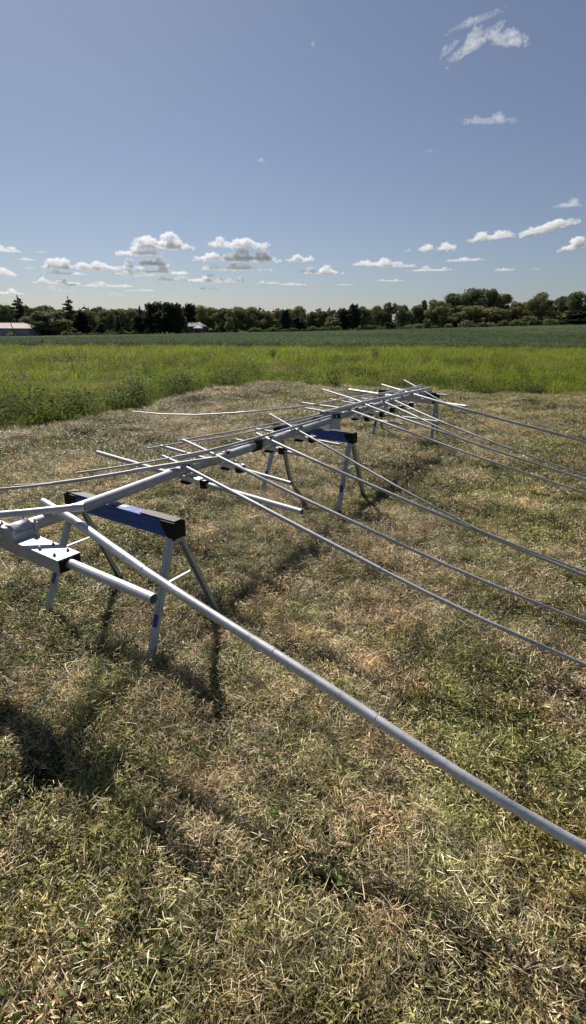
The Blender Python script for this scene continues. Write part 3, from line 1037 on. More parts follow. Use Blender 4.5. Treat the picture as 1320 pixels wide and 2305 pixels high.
# ------------------------------------------------------------------ trees
def crown_mesh(name, blobs, n, size, mat, flat=.0, seed=0, shell=.55):
    "leaf quads spread through overlapping lobes; coordinates in a 1 m high unit tree"
    r = np.random.default_rng(seed)
    vol = np.array([b[3] * b[4] * b[5] for b in blobs]); vol = vol ** (2 / 3); vol /= vol.sum()
    k = r.choice(len(blobs), n, p=vol)
    B = np.array(blobs)[k]
    d = r.normal(size=(n, 3)); d /= np.linalg.norm(d, axis=1)[:, None]
    rad = r.uniform(0, 1, n) ** (1 / 3) * (1 - shell) + shell * r.uniform(.8, 1.02, n)
    # lumpy surface
    lum = .86 + .28 * np.sin(d[:, 0] * 7 + k * 1.3) * np.sin(d[:, 1] * 6 + k) * np.sin(d[:, 2] * 8 + k * 2.1)
    P = B[:, :3] + d * B[:, 3:6] * (rad * lum)[:, None]
    nrm = d + r.normal(0, .8, (n, 3)); nrm /= np.linalg.norm(nrm, axis=1)[:, None]
    t = np.cross(nrm, r.normal(size=(n, 3))); t /= np.linalg.norm(t, axis=1)[:, None]
    b = np.cross(nrm, t)
    s = (r.uniform(.6, 1.3, n) * size)[:, None]
    Vv = np.stack([P - t * s, P - b * s * .6 + t * s * .1, P + t * s, P + b * s * .7], 1).reshape(-1, 3)
    keep = P[:, 2] > .005
    Fc = np.arange(n * 4).reshape(n, 4)[keep]
    T = np.zeros((n, 4, 4)); T[:, :, 1] = r.uniform(0, 1, n)[:, None]; T[:, :, 3] = 1
    return np_mesh(name, Vv, Fc, mat, False, T.reshape(-1, 4))


def trunk_mesh(name, segs):
    bm = bmesh.new()
    for pts, r0, r1 in segs:
        n_ = len(pts)
        tube(bm, pts, [r0 + (r1 - r0) * i / (n_ - 1) for i in range(n_)], 7, hollow=False)
    me = bpy.data.meshes.new(name)
    bm.to_mesh(me); bm.free()
    me.materials.append(BARK)
    return me


def broad(seed, lobes=11, low=.12, conic=0.0):
    r = random.Random(seed)
    bl = []
    for i in range(lobes):
        h = low + (.93 - low) * (i + .5) / lobes + r.uniform(-.04, .04)
        env = math.sin(math.pi * min(max((h - low * .3) / (1.02 - low * .3), .02), .98)) ** .6 * (1 - conic * h)
        a = r.uniform(0, 6.28)
        q = r.uniform(.1, .3) * env
        rr = r.uniform(.15, .25) * (.6 + .4 * env)
        bl.append((math.cos(a) * q, math.sin(a) * q, min(h, 1 - rr * .8), rr, rr, rr * r.uniform(.6, .85)))
    for i in range(lobes):
        h = r.uniform(low, .9); a = r.uniform(0, 6.28)
        env = math.sin(math.pi * min(max(h, .05), .95)) ** .6 * (1 - conic * h)
        q = r.uniform(.28, .42) * env
        rr = r.uniform(.06, .12)
        bl.append((math.cos(a) * q, math.sin(a) * q, h, rr, rr, rr * .8))
    return bl


def spruce(seed, n=9, w=.26, gaps=1):
    r = random.Random(seed)
    bl = []
    for i in range(n):
        h = .12 + .84 * i / n
        wd = w * (1 - h) ** .75 + .03
        for k_ in range(4):
            a = r.uniform(0, 6.28)
            ww = wd * r.uniform(.7, 1.25)
            bl.append((math.cos(a) * ww * .55, math.sin(a) * ww * .55, h + r.uniform(-.03, .03), ww * .62, ww * .62, .028))
    bl.append((0, 0, .93, .018, .018, .07))
    bl.append((0, 0, .5, w * .4, w * .4, .35))
    return bl


def pine(seed):
    r = random.Random(seed)
    bl = []
    for i in range(26):
        h = .16 + .7 * (i + r.random()) / 26
        a = r.uniform(0, 6.28)
        q = r.uniform(.06, .24) * (1.2 - h * .75)
        bl.append((math.cos(a) * q, math.sin(a) * q, h, r.uniform(.1, .16) * (1.2 - h * .5), r.uniform(.1, .16) * (1.2 - h * .5), r.uniform(.06, .11)))
    for i in range(9):
        a = r.uniform(0, 6.28); q = r.uniform(0, .17)
        bl.append((math.cos(a) * q, math.sin(a) * q, r.uniform(.78, .9), .045, .045, .1))
    bl.append((0, 0, .5, .2, .2, .34))
    return bl


def limbs(seed, top=.85):
    r = random.Random(seed)
    segs = [([Vector((0, 0, -.05)), Vector((.01, 0, .35)), Vector((-.01, .01, top))], .028, .008)]
    for i in range(7):
        h = r.uniform(.2, .65); a = r.uniform(0, 6.28)
        e = Vector((math.cos(a) * .25, math.sin(a) * .25, h + r.uniform(.1, .25)))
        segs.append(([Vector((0, 0, h)), e * .5 + Vector((0, 0, h * .5)), e], .012, .004))
    return segs


NL = 7500
P_T = {}
def add_proto(kind, crown, trunk): P_T.setdefault(kind, []).append((crown, trunk))


for i in range(3):
    add_proto('green', crown_mesh('crown', broad(i + 1), NL, .021, T_GREEN, seed=i), trunk_mesh('trunk', limbs(i)))
    add_proto('olive', crown_mesh('crown', broad(i + 21, 10, .1), NL, .02, T_OLIVE, seed=i + 5), trunk_mesh('trunk', limbs(i + 4)))
    add_proto('pine', crown_mesh('crown', pine(i + 11), 7000, .02, T_PINE, seed=i + 9), trunk_mesh('trunk', limbs(i + 8, .95)))
    add_proto('spruce', crown_mesh('crown', spruce(i + 31), 4200, .017, T_PINE, seed=i + 12), trunk_mesh('trunk', [([Vector((0, 0, -.05)), Vector((0, 0, .5)), Vector((0, 0, .97))], .022, .004)]))
for i in range(2):
    add_proto('grey', crown_mesh('crown', broad(i + 41, 12, .06), NL, .022, T_GREY, seed=i + 15), trunk_mesh('trunk', limbs(i + 12)))
    add_proto('bush', crown_mesh('crown', [(random.Random(i * 50 + j).uniform(-.3, .3), random.Random(i * 50 + j + 7).uniform(-.3, .3), .2 + .35 * random.Random(i * 50 + j + 3).random(), .26, .26, .36) for j in range(8)], 1800, .045, T_GREEN, seed=i + 18), trunk_mesh('trunk', [([Vector((0, 0, -.05)), Vector((0, 0, .25)), Vector((.05, 0, .5))], .03, .01)]))
ctr = {}
NAMES = {'green': 'broadleaf_tree', 'olive': 'broadleaf_tree', 'grey': 'willow_tree', 'pine': 'pine_tree', 'spruce': 'spruce_tree', 'bush': 'bush'}


def tree(px, ytop, wpx, kind, dist, label):
    bxx = aty(px, 740, dist).x
    z0 = float(gz(bxx, dist))
    top = aty(px, ytop, dist).z
    H = top - z0
    wd = wpx / F * dist
    i = ctr.get(kind, 0); ctr[kind] = i + 1
    cm, tm = P_T[kind][i % len(P_T[kind])]
    t = empty(NAMES[kind], (bxx, dist, z0), random.uniform(0, 6.28), label, 'bush' if kind == 'bush' else 'tree', 'trees and bushes along the far edge of the field')
    # crowns are about .8 wide in unit space (spruces about .5)
    k_ = {'spruce': .5, 'pine': .52, 'bush': 1.0}.get(kind, .72)
    t.scale = (wd / k_, wd / k_, H)
    o = bpy.data.objects.new('crown', cm); C.objects.link(o); o.parent = t
    o = bpy.data.objects.new('trunk', tm); C.objects.link(o); o.parent = t
    return t


TR = [
 (-28, 688, 60, 'pine', 168, 'dark pine half cut off by the left edge of the frame, behind the barn'),
 (46, 669, 52, 'spruce', 160, 'tall pointed conifer rising behind the barn roof'),
 (14, 690, 46, 'green', 164, 'broadleaf tree directly above the barn ridge'),
 (80, 694, 46, 'green', 166, 'dark tree just right of the tall conifer behind the barn'),
 (104, 692, 44, 'green', 168, 'dark treetop between the two tall pointed conifers, left one'),
 (132, 700, 46, 'olive', 165, 'low treetop left of the second tall pointed conifer'),
 (62, 716, 52, 'grey', 152, 'grey green tree touching the right end of the barn'),
 (104, 704, 84, 'grey', 150, 'broad rounded willow like tree between barn and second tall conifer'),
 (157, 671, 40, 'spruce', 158, 'second tall pointed conifer with open feathery branches'),
 (142, 722, 46, 'olive', 148, 'low olive tree at the foot of the second tall conifer'),
 (180, 702, 40, 'pine', 154, 'dark pine at the right foot of the second tall conifer'),
 (206, 699, 46, 'olive', 158, 'olive tree right of the second tall conifer'),
 (234, 700, 44, 'green', 160, 'dark green tree midway between second tall conifer and the pine grove'),
 (222, 728, 30, 'pine', 148, 'low black pine midway between second tall conifer and the pine grove'),
 (262, 696, 42, 'green', 160, 'dark tree behind the lone thin tree left of the pine grove'),
 (262, 712, 26, 'spruce', 146, 'lone narrow tree with a visible bare trunk left of the pine grove'),
 (290, 696, 46, 'olive', 158, 'tree two crowns left of the pine grove'),
 (314, 686, 18, 'spruce', 150, 'narrow spire at the left flank of the pine grove'),
 (312, 708, 36, 'pine', 146, 'low dark pine at the left foot of the pine grove'),
 (338, 682, 46, 'pine', 144, 'leftmost full pine of the dark grove with bare trunks'),
 (356, 680, 44, 'pine', 146, 'second pine from the left in the dark grove'),
 (376, 679, 46, 'pine', 143, 'centre pine of the dark grove with ragged top'),
 (396, 682, 44, 'pine', 145, 'rightmost pine of the dark grove with bare trunks'),
 (366, 700, 60, 'pine', 141, 'lower front pine of the dark grove'),
 (424, 682, 40, 'pine', 160, 'dark rounded pine standing behind the little house'),
 (404, 712, 28, 'green', 150, 'dark leafy tree at the left corner of the little house'),
 (452, 686, 46, 'olive', 168, 'yellowish tree rising right behind the little house'),
 (478, 691, 44, 'olive', 165, 'olive tree above the small white tent'),
 (502, 694, 42, 'grey', 163, 'pale green tree above the small round shrub right of the house'),
 (484, 728, 12, 'bush', 146, 'small round dark shrub right of the house'),
 (528, 690, 48, 'olive', 160, 'yellow green tree with tall crown right of the house clearing'),
 (513, 714, 20, 'green', 150, 'small upright dark tree in front of the yellow green crowns'),
 (556, 688, 46, 'olive', 158, 'tall olive tree above the pale track'),
 (578, 700, 36, 'green', 160, 'green tree above the left part of the low hedge'),
 (604, 700, 46, 'olive', 156, 'rounded tree with rusty left side above the low hedge'),
 (628, 696, 30, 'olive', 158, 'narrow tree left of the dark pointed conifer mid line'),
 (640, 694, 30, 'pine', 148, 'black pointed conifer near the middle of the tree line'),
 (664, 685, 44, 'olive', 156, 'tallest leafy tree near the middle of the tree line'),
 (668, 712, 44, 'pine', 147, 'black low pine below the tallest middle tree'),
 (700, 700, 44, 'grey', 158, 'pale green rounded tree right of the tallest middle tree'),
 (724, 698, 30, 'green', 160, 'dark round crown below the distant spire'),
 (736, 686, 12, 'spruce', 172, 'tiny distant spire standing above the woods'),
 (744, 710, 34, 'olive', 152, 'low olive tree left of the black pines right of centre'),
 (770, 690, 40, 'pine', 150, 'black pine, left one of the pair right of centre'),
 (790, 680, 36, 'pine', 148, 'black pine with flat spreading top, right one of the pair right of centre'),
 (806, 686, 34, 'olive', 150, 'brownish slim tree beside the flat topped black pine'),
 (826, 692, 34, 'green', 148, 'dark green tree between brownish slim tree and tall pale crowns'),
 (846, 682, 40, 'olive', 150, 'tall olive crown left of the poplar like tree'),
 (872, 676, 36, 'grey', 150, 'tall pale crowned tree above the dark blue shade'),
 (872, 722, 34, 'pine', 144, 'black low bush like pine under the tall pale crown'),
 (898, 682, 44, 'grey', 152, 'grey green tree right of the tall pale crown'),
 (924, 682, 44, 'green', 152, 'green tree left of the small feathery top'),
 (944, 670, 26, 'grey', 154, 'small feathery topped tree left of the big mound of crowns'),
 (976, 668, 56, 'olive', 148, 'olive brown tree at the left foot of the big mound of crowns'),
 (1020, 653, 64, 'green', 156, 'left shoulder tree of the big mound of crowns'),
 (1062, 641, 66, 'green', 158, 'left summit tree of the big mound of crowns'),
 (1086, 641, 44, 'green', 156, 'right summit tree of the big mound of crowns'),
 (1118, 654, 48, 'green', 154, 'right shoulder tree of the big mound, with ragged edge'),
 (1040, 682, 70, 'olive', 146, 'reddish olive tree on the front of the big mound'),
 (1088, 684, 64, 'olive', 145, 'olive tree low on the front right of the big mound'),
 (1010, 700, 50, 'grey', 144, 'pale tree at the lower front left of the big mound'),
 (1116, 690, 44, 'green', 142, 'dark rounded tree below the ragged right shoulder'),
 (1150, 670, 38, 'olive', 146, 'yellowish tree in the dip right of the big mound'),
 (1168, 672, 34, 'olive', 148, 'slim tree touching the left side of the rusty topped tree'),
 (1196, 647, 46, 'olive', 142, 'tall tree with rusty spreading top right of the big mound'),
 (1222, 664, 34, 'green', 146, 'dark tree directly right of the rusty topped tree'),
 (1246, 658, 38, 'green', 146, 'tree with lobed top two crowns left of the dark peaked tree'),
 (1238, 690, 50, 'olive', 138, 'yellow green tree below the lobed top at right'),
 (1268, 662, 30, 'green', 144, 'narrow crown tucked against the dark peaked tree'),
 (1288, 646, 52, 'green', 138, 'tall dark peaked tree near the right edge'),
 (1324, 648, 46, 'green', 136, 'dark tree cut off by the right edge of the frame'),
 (1368, 650, 60, 'green', 136, 'dark tree wholly beyond the right edge'),
 (1190, 705, 50, 'green', 138, 'dark low tree under the rusty topped tree'),
 (1300, 690, 90, 'pine', 134, 'black undergrowth pine below the dark peaked tree'),
 (1040, 660, 60, 'green', 162, 'rear crown between the left shoulder and summit of the big mound'),
 (1076, 655, 70, 'olive', 160, 'rear crown just under the two summits of the big mound'),
 (1104, 662, 56, 'grey', 158, 'rear crown under the right summit of the big mound'),
 (1000, 664, 46, 'olive', 158, 'rear crown filling the left slope of the big mound'),
 (1270, 676, 60, 'olive', 148, 'rear crown filling the gap left of the dark peaked tree'),
 (1206, 672, 60, 'olive', 150, 'rear crown behind the foot of the rusty topped tree'),
 # bushes at the foot
 (1192, 702, 20, 'bush', 135, 'small upright rounded bush under the rusty topped tree'),
 (1155, 708, 32, 'bush', 136, 'rounded bush under the yellowish tree in the dip'),
 (1128, 712, 22, 'bush', 136, 'narrow bush below the dark rounded tree'),
 (1098, 716, 24, 'bush', 138, 'grey rounded bush at the right foot of the big mound'),
 (1050, 712, 50, 'bush', 139, 'wide bush at the centre foot of the big mound'),
 (1230, 705, 44, 'bush', 133, 'wide pale bush left of the black undergrowth pine'),
 (935, 722, 26, 'bush', 141, 'rounded bush left of the olive brown tree'),
 (914, 726, 22, 'bush', 141, 'small bush two bushes left of the olive brown tree'),
 (853, 731, 22, 'bush', 142, 'small olive bush beside the black low bush like pine'),
 (955, 705, 20, 'bush', 141, 'tall narrow bush at the edge of the olive brown tree'),
 (16, 752, 30, 'bush', 139, 'low bush in front of the barn wall'),
]
TR = [t for t in TR if t[0] < 1350]
for t_ in TR: tree(*t_)
# low hedge pieces: continuous scrub, one object
hp = []
for px in list(range(560, 760, 7)) + list(range(140, 330, 8)) + list(range(1080, 1260, 7)) + list(range(800, 1010, 8)):
    dd = 143 if px < 1000 else 136
    x = aty(px, 740, dd).x
    hp.append((x, dd, float(gz(x, dd)), random.uniform(1.2, 2.2)))
hp = np.array(hp)
c_ = bpy.data.collections.new('proto scrub'); proto_col['scrub'] = c_
for i in range(2):
    c_.objects.link(bpy.data.objects.new('scrub %d' % i, P_T['bush'][i][0]))
scatter('hedge_scrub', hp[:, :3], 'scrub', hp[:, 3], .05, label='low continuous scrub at the foot of the tree line', cat='scrub')
# far wood: one mass of conifer tops and dark foliage behind the line
fw = []
for row, (dd, yt) in enumerate(((185, 704), (215, 699), (240, 694))):
    for px in range(-260, 1600, 11):
        x = aty(px + random.uniform(-5, 5), 740, dd).x
        y_ = dd + random.uniform(-8, 8)
        H = aty(px, yt + random.uniform(-6, 8) - max(0, (px - 900)) * .03, y_).z - float(gz(x, y_))
        fw.append((x, y_, float(gz(x, y_)), H))
fw = np.array(fw)
c_ = bpy.data.collections.new('proto farwood'); proto_col['farwood'] = c_
for i in range(3):
    c_.objects.link(bpy.data.objects.new('farwood %d' % i, crown_mesh('farwood', spruce(i + 61, 9, .3), 1500, .03, T_FAR, seed=i + 40)))
for i in range(2):
    c_.objects.link(bpy.data.objects.new('farwood %d' % (i + 3), crown_mesh('farwood', broad(i + 71, 10, .05), 1800, .035, T_FAR, seed=i + 50)))
scatter('far_wood', fw[:, :3], 'farwood', fw[:, 3], .03, rng.choice([0, 1, 2, 0, 1, 2, 3, 4], len(fw)), label='distant mass of conifer woods behind the tree line', cat='woods')

# ------------------------------------------------------------------ barn, house, tents, pole
def place(px, dist): 
    x = aty(px, 740, dist).x
    return Vector((x, dist, float(gz(x, dist))))


WALLB = simple('barn_wall_metal', (.28, .31, .36), .6, .0, 3, .12)
ROOFB = simple('barn_roof_metal', (.34, .24, .23), .75, .0, 2, .12)
DARKW = simple('window_glass_dark', (.02, .025, .03), .2, 0, 5, .2)
WALLH = simple('house_siding', (.12, .12, .125), .7, 0, 3, .12)
ROOFH = simple('house_shingles', (.12, .115, .115), .8, 0, 3, .25)
TENTW = simple('white_canopy_cloth', (.5, .5, .52), .7, 0, 3, .06)
DOORM = simple('barn_door_metal', (.3, .33, .38), .5, .1, 4, .15)
D = 141
pL, pR = place(-75, D), place(58, D)
gzb = min(pL.z, pR.z) - .3
wh = aty(40, 745.5, D).z - gzb
rh = aty(20, 732.5, D + 4).z - (gzb + wh)
Lb = pR.x - pL.x
barn = empty('barn', (pL.x, D, gzb), 0, 'pale grey barn with a faded reddish metal roof at the left edge', 'barn')
bm = bmesh.new()
for i in range(int(Lb / .6)):
    bx(bm, (.3 + i * .6, -.02, wh / 2), (.05, .04, wh))
bx(bm, (Lb / 2, 4, wh / 2), (Lb, 8, wh))
obj('wall', bm, WALLB, barn)
bm = bmesh.new()
ov = .35
vs = [(-ov, -ov, wh), (Lb + ov, -ov, wh), (Lb + ov, 8 + ov, wh), (-ov, 8 + ov, wh), (3.2, 4, wh + rh), (Lb - 3.2, 4, wh + rh)]
vv = [bm.verts.new(q) for q in vs]
for f_ in ((0, 1, 5, 4), (1, 2, 5), (2, 3, 4, 5), (3, 0, 4), (3, 2, 1, 0)): bm.faces.new([vv[i] for i in f_])
bx(bm, (Lb / 2, 4, wh + rh + .03), (Lb - 6.4, .3, .08))
bx(bm, (Lb / 2, -ov - .04, wh - .06), (Lb + 2 * ov, .06, .14))
obj('roof', bm, ROOFB, barn)
bm = bmesh.new(); bx(bm, (Lb - 4.2, -.06, 1.3), (1.1, .05, 2.2)); obj('door', bm, DOORM, barn)
bm = bmesh.new(); bx(bm, (Lb - 8.5, -.07, 1.5), (3.2, .06, 2.6)); obj('sliding_door', bm, DOORM, barn)
# leaning pole
pb = place(27, 138)
pt_ = aty(20, 733, 138)
pole = empty('utility_pole', pb, 0, 'thin dark pole leaning left in front of the barn', 'pole')
bm = bmesh.new(); tube(bm, [Vector((0, 0, -.3)), Vector((pt_.x - pb.x, 0, pt_.z - pb.z))], [.13, .09], 8, hollow=False)
obj('pole_shaft', bm, BARK, pole)
# house
D = 152
pL, pR = place(414, D), place(452, D)
Lb = pR.x - pL.x
gzb = min(pL.z, pR.z) - .2
wh = aty(440, 737, D).z - gzb
rh = aty(430, 727, D).z - gzb - wh
house = empty('house', (pL.x, D, gzb), 0, 'small grey house with a low dark roof right of the pine grove', 'house')
bm = bmesh.new(); bx(bm, (Lb / 2, 3, wh / 2), (Lb, 6, wh)); obj('wall', bm, WALLH, house)
bm = bmesh.new()
vs = [(-.3, -.4, wh), (Lb + .3, -.4, wh), (Lb + .3, 6.4, wh), (-.3, 6.4, wh), (.8, 3, wh + rh), (Lb - 1.2, 3, wh + rh)]
vv = [bm.verts.new(q) for q in vs]
for f_ in ((0, 1, 5, 4), (1, 2, 5), (2, 3, 4, 5), (3, 0, 4), (3, 2, 1, 0)): bm.faces.new([vv[i] for i in f_])
obj('roof', bm, ROOFH, house)
for xx in (.9, 2.0, 3.9):
    bm = bmesh.new(); bx(bm, (xx, -.03, wh * .5), (.62, .06, .8)); w_ = obj('window', bm, TENTW, house)
    bm = bmesh.new(); bx(bm, (xx, -.05, wh * .5), (.5, .06, .68)); obj('pane', bm, DARKW, w_)
bm = bmesh.new(); bx(bm, (2.95, -.04, .95), (.8, .08, 1.9)); obj('door', bm, DARKW, house)


def canopy(px, dist, w, h, label):
    p_ = place(px, dist)
    t = empty('canopy_tent', p_, 0, label, 'canopy')
    bm = bmesh.new()
    a = [bm.verts.new((x_ * w / 2, y_ * w / 2, h * .72)) for x_, y_ in ((-1, -1), (1, -1), (1, 1), (-1, 1))]
    b_ = [bm.verts.new((x_ * w / 2, y_ * w / 2, h * .66)) for x_, y_ in ((-1, -1), (1, -1), (1, 1), (-1, 1))]
    tp = bm.verts.new((0, 0, h))
    for i in range(4):
        bm.faces.new((a[i], a[(i + 1) % 4], tp)); bm.faces.new((b_[i], b_[(i + 1) % 4], a[(i + 1) % 4], a[i]))
    obj('canopy_top', bm, TENTW, t)
    for x_, y_ in ((-1, -1), (1, -1), (1, 1), (-1, 1)):
        bm = bmesh.new(); tube(bm, [Vector((x_ * w * .48, y_ * w * .48, -.1)), Vector((x_ * w * .48, y_ * w * .48, h * .7))], .04, 6, hollow=False)
        obj('leg', bm, STEEL, t)


canopy(442, 147, 2.3, 2.55, 'white peaked canopy standing in front of the little house')
canopy(469, 150, 1.0, 1.9, 'tiny white canopy right of the little house')
p_ = place(473, 146)

# ------------------------------------------------------------------ clouds: lumpy bodies of scattering air, far away
def cloudmat(name, dens):
    m, nt, out = nmat(name)
    v = N(nt, 'ShaderNodeVolumePrincipled')
    v.inputs['Color'].default_value = ((.91, .92, .95, 1) if 'thick' in name else (.985, .985, .99, 1))
    v.inputs['Density'].default_value = dens
    v.inputs['Anisotropy'].default_value = .2
    nt.links.new(v.outputs[0], out.inputs['Volume'])
    return m


CM = {'t': cloudmat('thick_cloud', .024), 'm': cloudmat('mid_cloud', .012), 'w': cloudmat('wispy_cloud', .004)}


def cloud(i, px, py, w, h, den, label, tilt=0, seed=None):
    r = random.Random(i * 13 + 5)
    dist = 7000
    c0 = aty(px, py, dist)
    k_ = Vector((c0.x, c0.y, c0.z - CAMH)).length / F
    W_, H_ = w * k_ * 1.08, h * k_ * 1.05
    n_ = max(9, int(w / h * 11)) if h > 12 else max(7, int(w / h * 6))
    bm = bmesh.new()
    for j in range(n_):
        u = r.uniform(-1, 1)
        env = (1 - abs(u) ** 3) * (.55 + .45 * math.sin(u * 7 + i * 2.3)) * r.uniform(.5, 1)
        base = -.36 * H_
        rr = H_ * (.12 + .19 * env) * r.uniform(.7, 1.15)
        x_ = u * (W_ / 2 - rr)
        z_ = base + rr * .6 + r.uniform(0, 1) * max(0, env * H_ * .8 - rr)
        y_ = r.uniform(-.3, .3) * min(W_, H_ * 2.5)
        M = Matrix.Translation((x_, y_, z_)) @ Matrix.Diagonal((rr * r.uniform(1.1, 1.9), rr * 1.3, rr * .85, 1))
        bmesh.ops.create_icosphere(bm, subdivisions=3, radius=1, matrix=M)
    # thin joining slab so it reads as one cloud
    M = Matrix.Translation((0, 0, -.24 * H_)) @ Matrix.Diagonal((W_ * .44, min(W_ * .3, H_), H_ * .13, 1))
    bmesh.ops.create_icosphere(bm, subdivisions=4, radius=1, matrix=M)
    me = bpy.data.meshes.new('cloud'); bm.to_mesh(me); bm.free()
    o = bpy.data.objects.new('cloud', me)
    C.objects.link(o)
    o.location = c0
    o.rotation_euler = (0, -tilt, math.atan2(-c0.x, c0.y))
    md = o.modifiers.new('r', 'REMESH'); md.mode = 'VOXEL'; md.voxel_size = max(H_ / 34, W_ / 190)
    tx = bpy.data.textures.new('cloudnoise', 'CLOUDS'); tx.noise_scale = H_ * .2; tx.noise_depth = 5
    d_ = o.modifiers.new('d', 'DISPLACE'); d_.texture = tx; d_.texture_coords = 'GLOBAL'; d_.strength = H_ * .42; d_.mid_level = .58
    tx2 = bpy.data.textures.new('cloudnoise', 'CLOUDS'); tx2.noise_scale = H_ * .07; tx2.noise_depth = 3
    d_ = o.modifiers.new('d', 'DISPLACE'); d_.texture = tx2; d_.texture_coords = 'GLOBAL'; d_.strength = H_ * .2; d_.mid_level = .5
    me.materials.append(CM[den])
    tag(o, label, 'cloud', 'scattered small clouds')


CL = [
 (362, 545, 112, 34, 't', 'largest grey based cloud of the low left bank, topmost'),
 (305, 567, 84, 22, 't', 'cloud tucked below and left of the topmost left cloud'),
 (125, 594, 56, 30, 't', 'rounded grey cloud at the left end of the bank'),
 (212, 599, 84, 26, 't', 'flat wide cloud right of the rounded grey one'),
 (288, 597, 46, 24, 't', 'small dark bellied cloud in the middle of the left bank'),
 (343, 590, 62, 24, 't', 'cloud directly under the topmost left cloud'),
 (360, 610, 100, 20, 'm', 'long pale cloud in the lower right of the left bank'),
 (295, 617, 90, 16, 'm', 'long thin cloud below the dark bellied one'),
 (122, 636, 78, 16, 't', 'low flat cloud above the second tall conifer'),
 (220, 643, 120, 14, 'm', 'low stretched cloud between second tall conifer and pine grove'),
 (140, 617, 80, 12, 'm', 'thin veil under the rounded grey cloud'),
 (532, 544, 118, 28, 't', 'topmost cloud of the middle bank'),
 (478, 576, 84, 24, 't', 'left cloud in the middle row of the middle bank'),
 (560, 575, 108, 30, 't', 'dark centred cloud in the middle row of the middle bank'),
 (528, 599, 150, 22, 'm', 'wide pale cloud along the bottom of the middle bank'),
 (472, 627, 88, 22, 't', 'cloud low above the trees under the middle bank'),
 (533, 628, 24, 16, 't', 'small round cloud right of the low middle one'),
 (402, 628, 90, 16, 'm', 'thin cloud joining the left and middle banks'),
 (673, 579, 58, 18, 't', 'small cloud alone right of the middle bank'),
 (718, 606, 86, 20, 't', 'flat cloud lower right of the small lone one'),
 (652, 637, 56, 11, 'm', 'small flat cloud low near the picture middle'),
 (600, 634, 50, 12, 'm', 'small flat cloud low just left of the picture middle'),
 (475, 649, 64, 12, 'm', 'tiny flat cloud just above the house trees'),
 (772, 638, 40, 7, 'm', 'tiny streak low right of the picture middle'),
 (840, 586, 96, 20, 'm', 'long cloud left of centre in the right hand row'),
 (890, 592, 70, 14, 'm', 'thin cloud joined to the long one in the right hand row'),
 (966, 601, 90, 12, 'm', 'thin cloud low in the right hand row'),
 (875, 627, 60, 9, 'm', 'thin streak under the right hand row'),
 (958, 551, 30, 22, 'm', 'small tufted cloud, left one of the pair right of centre'),
 (1001, 547, 38, 24, 'm', 'small tufted cloud, right one of the pair right of centre'),
 (912, 560, 20, 9, 'w', 'faint puff left of the tufted pair'),
 (1042, 577, 70, 13, 'm', 'flat cloud below the tufted pair'),
 (1100, 522, 84, 22, 'm', 'pale cloud left of the large one at right'),
 (1228, 496, 98, 28, 't', 'largest cloud at right with a tilted grey base'),
 (1304, 536, 74, 24, 't', 'cloud cut by the right edge of the frame'),
 (1272, 450, 48, 16, 'w', 'faint cloud above the largest right one'),
 (1130, 599, 36, 11, 'm', 'tiny cloud above the big mound of crowns'),
 (1200, 598, 24, 8, 'w', 'tiny faint cloud above the rusty topped tree'),
 (1092, 261, 88, 16, 'w', 'wispy cloud alone high at right'),
 (1056, 83, 92, 24, 'w', 'biggest white cloud near the top right'),
 (1000, 102, 38, 12, 'w', 'white tail left of the biggest top right cloud'),
 (1136, 76, 60, 24, 'w', 'ragged cloud right of the biggest top right cloud'),
 (1056, 38, 88, 12, 'w', 'narrow streak above the biggest top right cloud'),
 (693, 99, 10, 9, 'w', 'tiny white speck of cloud high near the middle'),
 (580, 359, 18, 12, 'w', 'tiny faint puff high above the middle bank'),
 (958, 333, 14, 9, 'w', 'tiny faint puff left of the high lone wisp'),
 (10, 566, 44, 14, 'm', 'cloud cut by the left edge, upper one'),
 (50, 587, 40, 10, 'm', 'small cloud near the left edge above the barn'),
 (6, 616, 34, 22, 'm', 'cloud cut by the left edge, middle one'),
 (10, 662, 56, 13, 'm', 'cloud cut by the left edge, lowest one'),
 (86, 571, 24, 8, 'w', 'faint puff left of the rounded grey cloud'),
 (126, 655, 54, 14, 'w', 'faint cloud just left of the second tall conifer tip'),
 (246, 665, 46, 8, 'm', 'small flat streak right of the second tall conifer'),
 (285, 656, 40, 7, 'm', 'small flat streak above the trees left of the pine grove'),
 (324, 655, 36, 8, 'm', 'small flat streak above the pine grove'),
 (405, 587, 26, 11, 'w', 'small puff between the left and middle banks'),
 (60, 606, 22, 12, 'w', 'faint puff above the barn'),
]
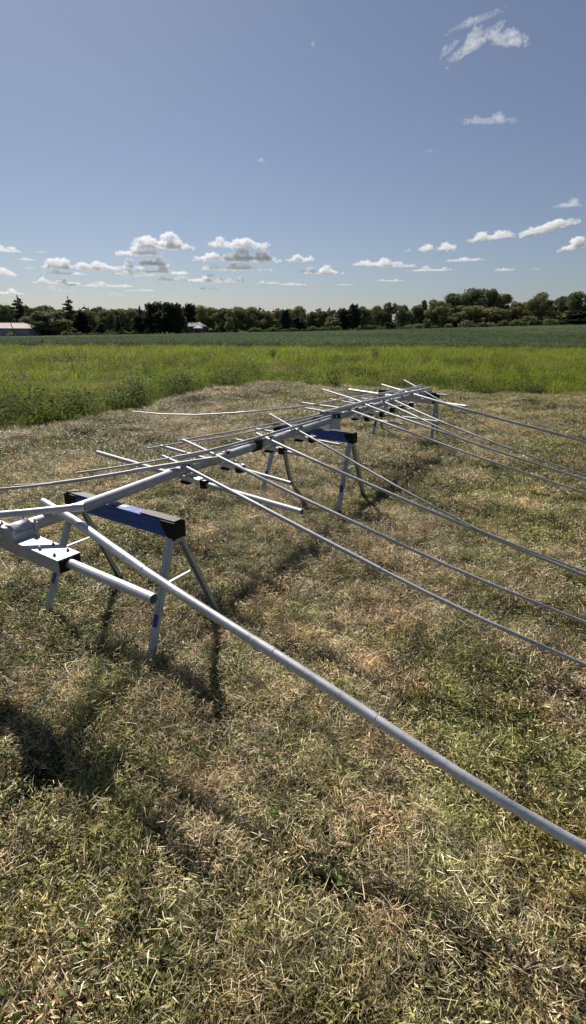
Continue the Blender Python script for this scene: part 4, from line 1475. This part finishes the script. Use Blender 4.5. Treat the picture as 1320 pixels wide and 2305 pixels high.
TILT = {1228: .2, 1304: .15, 1056: .45, 1000: .6, 1136: -.1, 1092: -.05, 1100: .08, 693: 1.0}
for i, c_ in enumerate(CL):
    cloud(i, *c_, tilt=TILT.get(c_[0], 0) if c_[1] != 38 else .22)

# ------------------------------------------------------------------ light
EL = R(45)
sd = Vector((-.33, .72, .79)).normalized()
EL = math.asin(sd.z)
az = math.atan2(sd.x, sd.y)
sun_d = bpy.data.lights.new('sun', 'SUN')
sun_d.energy = 5.0
sun_d.angle = R(.53)
sun_d.color = (1, .94, .85)
sun = bpy.data.objects.new('sun', sun_d)
C.objects.link(sun)
sun.rotation_mode = 'QUATERNION'
sun.rotation_quaternion = sd.to_track_quat('Z', 'Y')
w = bpy.data.worlds.new('World')
sc.world = w
w.use_nodes = True
nt = w.node_tree
for n in list(nt.nodes): nt.nodes.remove(n)
wo = nt.nodes.new('ShaderNodeOutputWorld')
bg = nt.nodes.new('ShaderNodeBackground')
sky = nt.nodes.new('ShaderNodeTexSky')
sky.sky_type = 'NISHITA'
sky.sun_disc = False
sky.sun_elevation = EL
sky.sun_rotation = az
sky.air_density = 1.0
sky.dust_density = .5
sky.ozone_density = 4.0
sky.altitude = 200
bg.inputs[1].default_value = .05
tint = nt.nodes.new('ShaderNodeMix'); tint.data_type = 'RGBA'; tint.blend_type = 'MULTIPLY'; tint.inputs[0].default_value = 1
tint.inputs[7].default_value = (.93, .925, .98, 1)
hs = nt.nodes.new('ShaderNodeHueSaturation'); hs.inputs['Saturation'].default_value = .78
nt.links.new(sky.outputs[0], hs.inputs['Color']); nt.links.new(hs.outputs[0], tint.inputs[6]); nt.links.new(tint.outputs[2], bg.inputs[0])
nt.links.new(bg.outputs[0], wo.inputs[0])

# ------------------------------------------------------------------ render settings
sc.view_settings.view_transform = 'Standard'
sc.view_settings.look = 'None'
sc.view_settings.exposure = .40
sc.view_settings.gamma = 1
cy = sc.cycles
cy.max_bounces = 10
cy.diffuse_bounces = 3
cy.glossy_bounces = 3
cy.transmission_bounces = 4
cy.transparent_max_bounces = 6
cy.volume_bounces = 12
cy.max_bounces = 12
